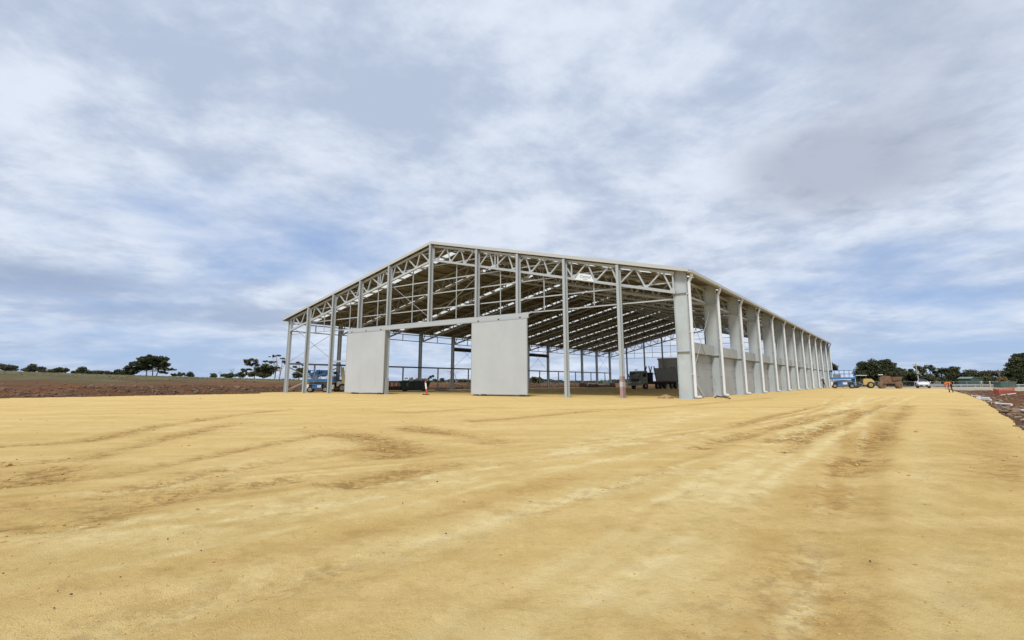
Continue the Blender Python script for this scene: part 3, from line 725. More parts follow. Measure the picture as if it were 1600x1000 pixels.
    # downpipes: elbow out of the gutter, drop down the outer flange, kick out over the ground
    for i in range(13):
        y = i * BAY + (.16 if i == 0 else (-.16 if i == 12 else 0)) - .02; x = HW + .60
        z0 = roofz(HW + .6) - .28
        m = MB().tube([(HW + .80, y, z0 + .10), (HW + .80, y, z0 - .18), (x, y, z0 - .62), (x, y, .16), (x + .06, y + .14, .11), (x + .10, y + .62 + random.uniform(-.1, .2), .10)], .105, 10)
        dp = m.build('downpipe', M('pvc_white'), shed, True)
        for z in (1.6, 4.4, 7.0): bar('pipe_clip', (x - .16, y, z), (x + .02, y, z), .25, .04, 'pvc_white', dp)
shed_frame()

def shed_roof():
    over_e, over_g = .75, .36
    # purlins down the whole length
    for s in (-1, 1):
        n = 15
        for k in range(n + 1):
            x = s * (.35 + (HW + .35 - .35) * k / n)
            bar('purlin', (x, -.12, roofz(x) - .165), (x, L + .12, roofz(x) - .165), .07, .16, 'purlin_steel', shed, 'c', up=(s * SL, 0, 1))
    # ribbed roof sheets and translucent strips, a field for each bay and slope
    xe = HW + over_e
    def ribbed(y0, y1, z_off, pitch=.19):
        n = max(2, int(round((y1 - y0) / pitch))); st = (y1 - y0) / n; prof = []
        for k in range(n):
            b = y0 + k * st; prof += [(b, 0), (b + st * .62, 0), (b + st * .72, .032), (b + st * .9, .032)]
        prof.append((y1, 0)); return prof
    for s in (-1, 1):
        for i in range(12):
            ya = -over_g if i == 0 else i * BAY; yb = L + over_g if i == 11 else (i + 1) * BAY
            yc = (i + .5) * BAY
            for nm, y0, y1, mat, dz in (('roof_sheet', ya, yc - .40, 'roof_steel', 0), ('skylight', yc - .40, yc + .40, 'skylight', 0), ('roof_sheet', yc + .40, yb, 'roof_steel', 0)):
                pr = ribbed(y0, y1, dz); V = []; F = []
                for (yy, zz) in pr:
                    V += [(s * .02, yy, HA - SL * .02 + zz - .055), (s * xe, yy, roofz(xe) + zz - .055)]
                for k in range(len(pr) - 1):
                    q = [2 * k, 2 * k + 1, 2 * k + 3, 2 * k + 2]; F.append(q if s < 0 else q[::-1])
                link(bpy.data.objects.new(nm, mesh_np(nm, V, F, M(mat))), shed)
    # ridge capping, barge flashings on both gables, gutters
    m = MB()
    for s in (-1, 1): m.box((s * .17, L / 2, HA + .005 - SL * .17), (.36, L + .6, .02), Matrix.Rotation(s * math.atan(SL), 3, 'Y'))
    m.build('ridge_cap', M('trim_cream'), shed)
    for gy in (-over_g - .03, L + over_g + .03):
        for s in (-1, 1):
            bar('barge_flashing', (s * .02, gy, roofz(0) - .09), (s * (xe + .02), gy, roofz(xe) - .09), .05, .25, 'trim_cream', shed)
    for s in (-1, 1):
        x = s * (xe + .10)
        bar('gutter', (x, -over_g, roofz(xe) - .15), (x, L + over_g, roofz(xe) - .15), .20, .20, 'trim_cream', shed, 'c', up=(1 * s, 0, 0))
        bar('fascia', (s * (xe - .05), -over_g, roofz(xe) - .19), (s * (xe - .05), L + over_g, roofz(xe) - .19), .03, .22, 'galvanised', shed)
    # rods bracing the roof plane in the end bays
    for i in (0, 11):
        for s in (-1, 1):
            for a, b in ((.5, 7.5), (7.5, 15.0), (15.0, 22.6)):
                for p, q in ((a, b), (b, a)):
                    bar('roof_rod', (s * p, i * BAY + .3, roofz(p) - .50), (s * q, (i + 1) * BAY - .3, roofz(q) - .50), .03, .03, 'galvanised', shed, 'round')
shed_roof()

def shed_doors():
    for x0, x1, y in ((-11.42, -5.58, -.68), (5.45, 11.2, -.68), (-11.3, -5.6, L + .68), (5.6, 11.3, L + .68)):
        d = MB().box(((x0 + x1) / 2, y, 3.16), (x1 - x0 - .08, .07, 6.0)).build('sliding_door', M('door_panel'), shed)
        xm = (x0 + x1) / 2
        m = MB()
        for xx in (x0 + .02, x1 - .02): m.box((xx, y, 3.16), (.05, .11, 6.05))
        for zz in (.15, 6.17): m.box((xm, y, zz), (x1 - x0, .11, .05))
        m.build('door_frame', M('door_edge'), d)
        # sheet joints: narrow cover strips proud of the panel
        for k in range(1, 5):
            xx = x0 + (x1 - x0) * k / 5
            MB().box((xx, y - .037 if y < 1 else y + .037, 3.16), (.018, .006, 5.9)).build('seam', M('door_panel'), d)
        for xx in ((x0 + x1) / 2 - 1.5, x1 - .5): MB().box((xx, y, .08), (.5, .16, .13)).build('floor_guide', M('dark_steel'), d)
        for xx in (x0 + .7, xm, x1 - .7): MB().cyl((xx, y - .05, 6.24), (xx, y + .05, 6.24), .07, 10).build('hanger_wheel', M('dark_steel'), d)
shed_doors()

def shed_sign():
    # banner tied to the bottom chord between two truss webs
    y = -.16
    V = [(15.32, 8.92), (16.98, 8.55), (16.72, 9.13), (15.70, 9.38)]
    o = MB().prism(V, y, y + .012).build('banner', M('sign_white'))
    o.location = shed.location; o.rotation_euler = shed.rotation_euler
    tag(o, 'small white banner reading Central on the front roof truss', 'banner')
    ang = math.atan2(-.37, 1.66)
    def lettering(txt, size, x, z, mat, name):
        cu = bpy.data.curves.new(name, 'FONT'); cu.body = txt; cu.size = size; cu.extrude = .002; cu.align_x = 'LEFT'
        t = bpy.data.objects.new(name, cu); col.objects.link(t)
        dg = bpy.context.evaluated_depsgraph_get(); me = bpy.data.meshes.new_from_object(t.evaluated_get(dg)); me.name = name
        bpy.data.objects.remove(t); me.materials.clear(); me.materials.append(M(mat))
        r = link(bpy.data.objects.new(name, me), o)
        r.matrix_basis = Matrix.Translation((x, y - .006, z)) @ Matrix.Rotation(-ang, 4, 'Y') @ Matrix.Rotation(R(90), 4, 'X')
    lettering('Central', .30, 15.78, 9.04, 'sign_ink', 'lettering')
    # the second line is too blurred to read: a row of small grey strokes
    m = MB(); xx = 16.02
    for wd in (.05, .03, .04, .035, .05, .04, .03, .045):
        zz = 8.88 - (xx - 16.02) * .223; m.box((xx + wd / 2, y - .005, zz), (wd, .004, random.choice((.06, .08, .1)))); xx += wd + .014
    m.build('small_print', M('sign_ink_pale'), o)
shed_sign()

# ------------------------------------------------------------------ machines and things on the site
def wheel(parent, c, r, w, axis, tyre='black_rubber', rim='rim_grey'):
    a = Vector(axis).normalized(); c = Vector(c)
    t = MB(); t.cyl(c - a * w / 2, c + a * w / 2, r, 18)
    e = list(t.bm.edges); bmesh.ops.bevel(t.bm, geom=[x for x in e if len(x.link_faces) == 2 and x.calc_face_angle(0) > 1.2], offset=r * .12, segments=2, affect='EDGES')
    o = t.build('wheel', M(tyre), parent, False)
    MB().cyl(c - a * (w / 2 + .012), c + a * (w / 2 + .012), r * .52, 14).build('rim', M(rim), o)
    MB().cyl(c - a * (w / 2 + .03), c + a * (w / 2 + .03), r * .17, 8).build('hub', M('dark_steel'), o)
    return o
def scissor_lift(loc, rz, ln, wd, ht, label):
    o = empty('scissor_lift', loc, rz, label, 'scissor lift', 'blue scissor lifts')
    b = 'lift_blue'; k = ht / 2.7; wr = .36 * k
    MB().box((0, 0, .72 * k), (ln * .86, wd * .52, .34 * k), bev=.03).build('chassis', M('dark_steel'), o)
    for s in (-1, 1):
        c = MB().box((-.02 * ln, s * wd * .40, .74 * k), (ln * .42, wd * .2, .56 * k), bev=.05).build('side_cover', M(b), o)
        MB().box((.07 * ln, s * wd * .505, .74 * k), (ln * .17, .012, .3 * k)).build('decal', M('white_paint'), c)
        MB().box((-.15 * ln, s * wd * .505, .82 * k), (ln * .1, .012, .16 * k)).build('vent', M('dark_steel'), c)
        for e in (-1, 1): wheel(o, (e * ln * .34, s * wd * .42, wr), wr, .26 * k, (0, 1, 0))
    for e in (-1, 1): MB().box((e * ln * .45, 0, .66 * k), (ln * .09, wd * .8, .62 * k), bev=.04).build('end_bumper', M(b if e > 0 else 'white_paint'), o)
    m = MB()
    for j in range(4):
        z0 = (.95 + .09 * j) * k; f = 1 if j % 2 else -1
        for s in (-1, 1): m.box((0, s * wd * .28, z0), (ln * .8, .06, .075 * k), Matrix.Rotation(f * .03, 3, 'Y'))
    m.build('scissor_arms', M('dark_steel'), o)
    d = MB().box((0, 0, 1.46 * k), (ln, wd, .16 * k), bev=.02).build('platform', M(b), o)
    MB().box((0, 0, 1.59 * k), (ln * .97, wd * .97, .10 * k)).build('toe_board', M(b), d)
    m = MB(); z0, z1 = 1.62 * k, ht
    for s in (-1, 1):
        for j in range(6):
            x = -ln / 2 + .05 + (ln - .1) * j / 5; m.cyl((x, s * (wd / 2 - .04), z0), (x, s * (wd / 2 - .04), z1), .026, 6)
        for z in (z1, (z0 + z1) / 2): m.cyl((-ln / 2 + .05, s * (wd / 2 - .04), z), (ln / 2 - .05, s * (wd / 2 - .04), z), .03, 6)
    for x in (-ln / 2 + .05, ln / 2 - .05):
        for z in (z1, (z0 + z1) / 2): m.cyl((x, -wd / 2 + .04, z), (x, wd / 2 - .04, z), .03, 6)
        m.cyl((x, 0, z0), (x, 0, z1), .026, 6)
    m.build('guard_rail', M(b), o)
    MB().box((-ln * .42, -wd * .38, z1 - .16), (.3, .22, .34), bev=.03).build('control_box', M('dark_steel'), o)
    MB().box((-ln * .2, wd * .1, z0 + .25 * k), (ln * .3, wd * .5, .42 * k), bev=.04).build('tool_crate', M('rubbish_grey'), o)
    m = MB()
    for s in (-.2, .2): m.cyl((ln / 2 + .05, s, .45 * k), (ln / 2 + .05, s, 1.6 * k), .03, 6)
    for j in range(4): m.cyl((ln / 2 + .05, -.2, (.55 + .28 * j) * k), (ln / 2 + .05, .2, (.55 + .28 * j) * k), .022, 6)
    m.build('ladder', M('white_paint'), o)
    return o
def gpos(px, py): g = ground_at(px, py); return (g.x, g.y, terrain(g.x, g.y))
scissor_lift(gpos(497, 613), R(12), 2.45, 1.5, 2.55, 'blue scissor lift parked between the leftmost front posts of the shed')
scissor_lift((-22.0, 68.8, 0), R(62), 2.6, 1.4, 2.45, 'blue scissor lift half hidden behind the third front post from the left')
scissor_lift((*at(1317, 600, 90.5)[:2], 0), R(-27), 3.55, 1.75, 2.95, 'large blue scissor lift outside the far right end of the shed')

def flatbed_truck():
    g = gpos(993, 608.4); az = R(46)
    o = empty('flatbed_truck', (g[0], g[1], 0), -az, 'dark flatbed truck carrying a grey panel inside the shed', 'truck')
    # local +y points to the tail, the nose is at y = 0
    m = MB().prism([(.05, 1.0), (0, 1.9), (.28, 2.75), (1.75, 2.82), (1.8, .75), (.05, .75)], -1.12, 1.12, 'x', bev=.05)
    cab = m.build('cab', M('cab_grey'), o)
    MB().box((0, .10, 2.22), (1.9, .06, .72), Matrix.Rotation(-R(18), 3, 'X'), bev=.02).build('windscreen', M('glass_dark'), cab)
    for s in (-1, 1):
        MB().box((s * 1.115, .98, 2.22), (.03, .85, .62), bev=.01).build('side_window', M('glass_dark'), cab)
        MB().box((s * 1.33, .2, 2.1), (.16, .1, .55), bev=.03).build('mirror', M('dark_steel'), cab)
        MB().box((s * .82, -.02, 1.08), (.34, .08, .22), bev=.02).build('headlight', M('lamp_clear'), cab)
    MB().box((0, -.03, 1.42), (1.35, .08, .42), bev=.02).build('grille', M('dark_steel'), cab)
    MB().box((0, -.10, .72), (2.3, .22, .32), bev=.04).build('bumper', M('cab_grey'), o)
    MB().box((0, .4, 2.95), (.5, .14, .14), bev=.03).build('roof_lamp', M('lamp_clear'), cab)
    MB().cyl((.55, 1.95, 1.2), (.55, 1.95, 3.3), .07, 8).build('exhaust', M('dark_steel'), o)
    MB().box((0, 6.6, .92), (.9, 10.0, .28)).build('chassis', M('dark_steel'), o)
    MB().box((0, 7.6, 1.14), (2.4, 8.6, .14), bev=.02).build('tray', M('rust'), o)
    MB().box((0, 3.25, 1.9), (2.3, .1, 1.4), bev=.02).build('headboard', M('dark_steel'), o)
    for y in (1.1, 4.6, 9.0, 10.3):
        for s in (-1, 1): wheel(o, (s * 1.02, y, .5), .5, .3, (1, 0, 0))
    for y in (3.7, 5.2, 11.4):
        m = MB()
        for s in (-1, 1): m.cyl((s * .75, y, 1.2), (s * .22, y, 3.6), .09, 6)
        m.cyl((-.5, y, 2.4), (.5, y, 2.4), .06, 6)
        m.build('load_frame', M('dark_steel'), o)
    p = MB().box((0, 0, 0), (.22, 6.8, 2.1), bev=.01).build('concrete_panel', M('precast_dark'))
    p.location = o.matrix_basis @ Vector((.66, 8.2, 2.27)); p.rotation_euler = (Matrix.Rotation(-az, 3, 'Z') @ Matrix.Rotation(R(-10), 3, 'Y')).to_euler()
    tag(p, 'grey concrete panel leaning on the tray of the flatbed truck', 'panel')
material('cab_grey', (.30, .29, .25), .5, .05, .1, 1.5, dirt=(.17, .14, .10), dscale=1.5)
material('precast_dark', (.27, .27, .255), .85, 0, .12, .9)
flatbed_truck()

def skip_bin():
    g = gpos(648, 611.3)
    o = empty('skip_bin', (g[0], g[1], 0), R(-7), 'dark green skip bin heaped with rubbish inside the shed', 'skip bin')
    m = MB().prism([(-1.5, .12), (1.45, .12), (1.85, 1.22), (-1.8, 1.22)], -.85, .85, 'y'); m.build('tub', M('skip_green'), o)
    m = MB()
    for s in (-1, 1): m.box((0.02, s * .87, 1.24), (3.75, .1, .1))
    for x in (-1.82, 1.87): m.box((x, 0, 1.24), (.1, 1.8, .1))
    m.build('rim', M('skip_green'), o)
    for x in (-.9, 0, .9): MB().box((x, -.88, .68), (.1, .08, 1.0)).build('rib', M('skip_green'), o)
    MB().box((-.75, -.862, .82), (.26, .02, .4)).build('number_plate', M('rubbish_grey'), o)
    for s in (-1, 1): MB().cyl((-1.3 * s, -.6, .08), (-1.3 * s, .6, .08), .1, 8).build('skid', M('dark_steel'), o)
    m = MB()
    for k in range(16):
        m.lump((random.uniform(-1.5, 1.5), random.uniform(-.6, .6), random.uniform(1.2, 1.42)), random.uniform(.14, .3), (random.uniform(.7, 1.6), 1, random.uniform(.5, 1)), .3, 1)
    t = m.build('rubbish', M('rubbish_grey')); t.location = o.location; t.rotation_euler = o.rotation_euler
    MB_ = MB()
    for k in range(7): MB_.box((random.uniform(-1.2, 1.9), random.uniform(-.6, .2), random.uniform(1.4, 1.65)), (random.uniform(.2, .5), .3, random.uniform(.12, .3)), Matrix.Rotation(random.uniform(-.5, .5), 3, 'Y'))
    MB_.build('wrapping', M('rubbish_white'), t)
    tag(t, 'heap of grey and white rubbish filling the skip bin', 'rubbish', kind='stuff')
skip_bin()
def steel_stillage():
    g = gpos(618, 611.3)
    o = empty('steel_stillage', (g[0] - .2, g[1], 0), R(-6), 'rusty steel stillage standing left of the skip bin', 'stillage')
    MB().box((0, 0, .2), (1.8, 1.3, .14)).build('base', M('rust'), o)
    MB().box((0, 0, 1.12), (1.85, 1.35, .08)).build('top_frame', M('rust'), o)
    for x in (-.85, -.3, .3, .85):
        for y in (-.6, .6): MB().box((x, y, .65), (.08, .08, .9)).build('upright', M('rust'), o)
    for k in range(5): MB().box((-.7 + .35 * k, 0, .45), (.18, 1.1, .35)).build('bundle', M('dark_steel'), o)
    MB().box((0, 0, 1.26), (1.9, .5, .16)).build('boards', M('timber_grey'), o)
steel_stillage()
def telehandler():
    o = empty('telehandler', (-21.55, 67.6, 0), R(25), 'cream telehandler mostly hidden behind the left sliding door', 'telehandler')
    MB().box((1.3, 0, .95), (3.0, 1.3, .6), bev=.06).build('body', M('cream_paint'), o)
    MB().box((1.5, .45, 1.75), (1.2, .8, 1.1), bev=.08).build('cab', M('cream_paint'), o)
    MB().box((1.5, .05, 1.85), (.9, .03, .7)).build('window', M('glass_dark'), o)
    b = MB().box((.45, -.35, 1.9), (.42, .3, 2.2), Matrix.Rotation(R(-8), 3, 'Y'), bev=.03).build('boom', M('cream_paint'), o)
    MB().cyl((.2, -.35, 2.9), (.1, -.35, 3.4), .05, 6).build('hose', M('dark_steel'), b)
    for x in (.35, 2.3):
        for s in (-1, 1): wheel(o, (x, s * .75, .5), .5, .35, (0, 1, 0))
telehandler()

def delineator():
    g = gpos(667, 617)
    o = empty('marker_post', g, 0, 'leaning red and white marker post in the shed doorway', 'marker post')
    p0, p1 = Vector((0, 0, .05)), Vector((-.17, 0, 1.22))
    for k, (a, b, m_) in enumerate(((0, .42, 'orange_plastic'), (.42, .86, 'white_band'), (.86, 1, 'orange_plastic'))):
        MB().cyl(p0.lerp(p1, a), p0.lerp(p1, b), .075, 10).build('post_band', M(m_), o)
    MB().box((0, 0, .035), (.38, .38, .07), bev=.02).build('base', M('black_rubber'), o)
    MB().lump((-.3, -.05, .05), .1, (1, 1, .6)).build('sandbag', M('dark_steel'), o)
delineator()
def pallets():
    for k, (px, py, rz, lab) in enumerate(((686, 610, 5, 'pale timber pallet lying left of the others on the shed floor'), (692.5, 610.4, -20, 'flat grey timber pallet beside the paler pallet on the shed floor'))):
        g = gpos(px, py); o = empty('pallet', g, R(rz), lab, 'pallet', 'pallets')
        h = .5 if k == 0 else .15; mt = 'rubbish_white' if k == 0 else 'timber_grey'
        n = 3 if k == 0 else 1
        for j in range(n):
            for i in range(6): MB().box((-.5 + .2 * i, 0, .13 + .16 * j), (.14, 1.1, .025)).build('slat', M(mt), o)
            for i in (-1, 0, 1): MB().box((0, i * .5, .06 + .16 * j), (1.15, .09, .1)).build('bearer', M('timber_grey'), o)
pallets()
def far_stacks():
    specs = [(911, 605.2, 1.9, 1.0, 'dark steel stack at the left of the low piles at the rear of the shed'), (927, 605.4, 2.5, .75, 'long low dark steel stack amid the piles at the rear of the shed'), (945, 605.0, 3.4, .5, 'lowest dark steel stack under a white wrapped bundle at the shed rear'), (957, 605.0, 1.4, .95, 'short dark stack at the right of the low piles at the shed rear')]
    for px, py, wd, h, lab in specs:
        g = gpos(px, py); o = empty('steel_stack', (g[0], g[1], 0), R(-20), lab, 'steel stack', 'low stacks at the rear of the shed')
        n = max(2, int(h / .22))
        for j in range(n):
            w2 = wd * (1 - .09 * j)
            for i in range(4): MB().box((random.uniform(-.12, .12), -.45 + .3 * i, .14 + j * .22), (w2 * random.uniform(.85, 1.05), .2, .18)).build('beam', M('dark_steel' if random.random() < .8 else 'rust'), o)
        for s in (-1, 1): MB().box((s * wd * .3, 0, .03), (.1, 1.3, .07)).build('bearer', M('timber_grey'), o)
    g = gpos(947, 605.0)
    m = MB().box((0, 0, .95), (1.0, .9, .85), bev=.12); m.box((-.2, 0, 1.4), (.4, .6, .5), Matrix.Rotation(.4, 3, 'Y'), bev=.08)
    b = m.build('wrapped_bundle', M('white_paint')); b.location = (g[0], g[1], 0); b.rotation_euler = (0, 0, R(-20))
    tag(b, 'white wrapped bundle standing on the low dark stack', 'bundle')
far_stacks()
def dirt_pile():
    g = gpos(1040, 622.5); m = MB()
    m.lump((0, 0, 0), .42, (1.25, .8, .62), .16, 3); m.lump((.28, -.08, 0), .26, (1.2, .8, .6), .2, 3); m.lump((-.34, .02, 0), .2, (1.3, .8, .45), .2, 2)
    o = m.build('dirt_pile', M('clod_pile'), None, True); o.location = (g[0], g[1], -.02); tag(o, 'small heap of yellow dirt beside the near corner column', 'dirt pile')
material('clod_pile', (.40, .28, .12), .95, 0, .35, 5, bump=.6, bscale=14, dirt=(.24, .14, .07), dscale=3, coords='World')
dirt_pile()
def hose():
    a = gpos(1118, 621); pts = []
    m = MB(); g = [ground_at(*p) for p in ((1117, 622), (1121, 620.5), (1127, 621.5), (1133, 622), (1141, 624))]
    m.tube([(p.x, p.y, .05 + .05 * (i % 2)) for i, p in enumerate(g)], .035, 8)
    m.tube([(g[1].x, g[1].y, .05), (g[2].x + .2, g[2].y - .5, .04), (g[3].x + .1, g[3].y - .3, .05)], .03, 8)
    o = m.build('hose', M('dark_steel'), None, True); tag(o, 'black hose lying at the foot of the second right column', 'hose')
hose()

def site_dumper():
    o = empty('site_dumper', (*at(1389, 600, 88)[:2], -.02), R(-30), 'mud covered dump truck with two front wheels at the pad end', 'dump truck')
    MB().prism([(-.9, .75), (1.45, .75), (1.75, 1.65), (.95, 1.62), (.1, 1.95), (-.75, 2.05), (-1.25, 1.75), (-1.2, 1.0)], -1.1, 1.1, 'y', bev=.08).build('body', M('mud_brown'), o)
    MB().prism([(.45, 1.2), (1.5, 1.3), (1.85, 1.85), (.3, 1.85)], -1.25, 1.25, 'y', bev=.04).build('tray_lip', M('mud_brown'), o)
    MB().box((-1.0, 0, 2.2), (.62, 1.2, .12), bev=.03).build('cab_roof', M('white_paint'), o)
    for y in (-.5, .5):
        for x in (-1.25, -.8): MB().cyl((x, y, 1.7), (x, y, 2.16), .03, 6).build('roof_post', M('dark_steel'), o)
    MB().box((.2, -.2, .62), (2.4, 1.2, .4), bev=.05).build('chassis', M('dark_steel'), o)
    for x in (-1.0, 1.25):
        for y in (-.85, .85): wheel(o, (x, y, .58), .58, .55, (.55, -.83, 0) if x < 0 else (.75, -.66, 0), 'mud_tyre', 'mud_brown')
    MB().box((.1, -1.15, .95), (.5, .1, .3), bev=.03).build('step', M('mud_brown'), o)
site_dumper()
def roller():
    o = empty('road_roller', (*at(1348, 600, 96)[:2], -.03), R(-26), 'yellow road roller with a thin white canopy behind the large scissor lift', 'road roller')
    MB().prism([(.0, .55), (1.55, .55), (1.7, 1.2), (1.3, 1.6), (.2, 1.62), (0, 1.2)], -.7, .7, 'y', bev=.08).build('engine_cover', M('plant_yellow'), o)
    MB().box((-.75, 0, .8), (1.7, .24, .28), Matrix.Rotation(R(-10), 3, 'Y'), bev=.03).build('front_frame', M('plant_yellow'), o)
    MB().cyl((-1.0, -.75, .55), (-1.0, .75, .55), .55, 20).build('drum', M('dark_steel'), o, True)
    for y in (-.7, .7): wheel(o, (1.1, y, .55), .55, .4, (0, 1, 0), 'black_rubber', 'plant_yellow')
    c = MB().box((-.15, 0, 2.2), (1.7, 1.5, .09), bev=.03).build('canopy', M('white_paint'), o)
    for x in (-.85, .55):
        for y in (-.65, .65): MB().cyl((x, y, 1.1), (x, y, 2.17), .035, 6).build('canopy_post', M('dark_steel'), c)
    MB().box((-.1, 0, 1.2), (.5, .5, .55), bev=.06).build('seat', M('dark_steel'), o)
    MB().cyl((-.6, 0, 1.0), (-.42, 0, 1.5), .035, 6).build('steering_column', M('dark_steel'), o)
roller()
def car():
    o = empty('parked_car', (*at(1442, 600, 93)[:2], -.02), R(-33), 'white car parked beyond the end of the sand pad', 'car')
    # seen nose on; local -y is the front
    sec = [  # y, half width, z low, z belt, half roof, z roof
        (-2.1, .62, .38, .66, .55, .72), (-1.95, .84, .28, .78, .70, .82), (-1.2, .88, .26, .92, .74, .98), (-.75, .88, .26, .96, .72, 1.06), (0.0, .88, .26, .98, .60, 1.46),
        (.9, .88, .26, .98, .58, 1.48), (1.5, .87, .28, .98, .62, 1.20), (1.95, .84, .32, .94, .70, 1.0), (2.1, .70, .40, .86, .6, .9)]
    V, F = [], []
    for y, hw_, zl, zb, hr, zr in sec:
        V += [(-hw_ * .92, y, zl), (-hw_, y, (zl + zb) / 2), (-hw_ * .97, y, zb), (-hr, y, zr), (hr, y, zr), (hw_ * .97, y, zb), (hw_, y, (zl + zb) / 2), (hw_ * .92, y, zl)]
    for i in range(len(sec) - 1):
        for k in range(8): F.append((i * 8 + k, i * 8 + (k + 1) % 8, (i + 1) * 8 + (k + 1) % 8, (i + 1) * 8 + k))
    me = bpy.data.meshes.new('body'); me.from_pydata(V, [], F + [tuple(range(7, -1, -1)), tuple((len(sec) - 1) * 8 + k for k in range(8))]); me.materials.append(M('car_white'))
    me.polygons.foreach_set('use_smooth', [True] * len(me.polygons))
    b = link(bpy.data.objects.new('body', me), o); md = b.modifiers.new('s', 'SUBSURF'); md.levels = 2; md.render_levels = 2
    ws = bpy.data.meshes.new('windscreen'); ws.from_pydata([(-.66, -.90, 1.0), (.66, -.90, 1.0), (.50, -.16, 1.42), (-.50, -.16, 1.42), (-.66, -.86, .97), (.66, -.86, .97), (.50, -.12, 1.39), (-.50, -.12, 1.39)], [], [(0, 1, 2, 3), (7, 6, 5, 4), (0, 4, 5, 1), (1, 5, 6, 2), (2, 6, 7, 3), (3, 7, 4, 0)])
    ws.materials.append(M('glass_dark')); link(bpy.data.objects.new('windscreen', ws), o)
    for s in (-1, 1):
        MB().prism([(-.55, 1.03), (1.25, 1.03), (.95, 1.36), (.05, 1.38)], -.015, .015, 'x').build('side_window', M('glass_dark'), o).matrix_basis = Matrix.Translation((s * .73, .02, 0)) @ Matrix.Translation((0, 0, 1.0)) @ Matrix.Rotation(s * R(-18), 4, 'Y') @ Matrix.Translation((0, 0, -1.0))
        MB().box((s * .60, -2.0, .70), (.34, .14, .13), bev=.04).build('headlight', M('lamp_clear'), o)
        MB().box((s * 1.0, -.55, 1.02), (.2, .12, .13), bev=.04).build('mirror', M('car_white'), o)
        for y in (-1.3, 1.3): wheel(o, (s * .78, y, .31), .31, .2, (1, 0, 0))
    MB().box((0, -2.09, .50), (1.1, .08, .16), bev=.03).build('grille', M('dark_steel'), o)
    MB().box((0, -2.13, .40), (.36, .02, .11)).build('number_plate', M('white_paint'), o)
    MB().box((0, -1.9, .27), (1.6, .3, .14), bev=.03).build('lower_bumper', M('dark_steel'), o)
material('car_white', (.72, .68, .69), .25, 0, .02, 2, spec=.5)
car()

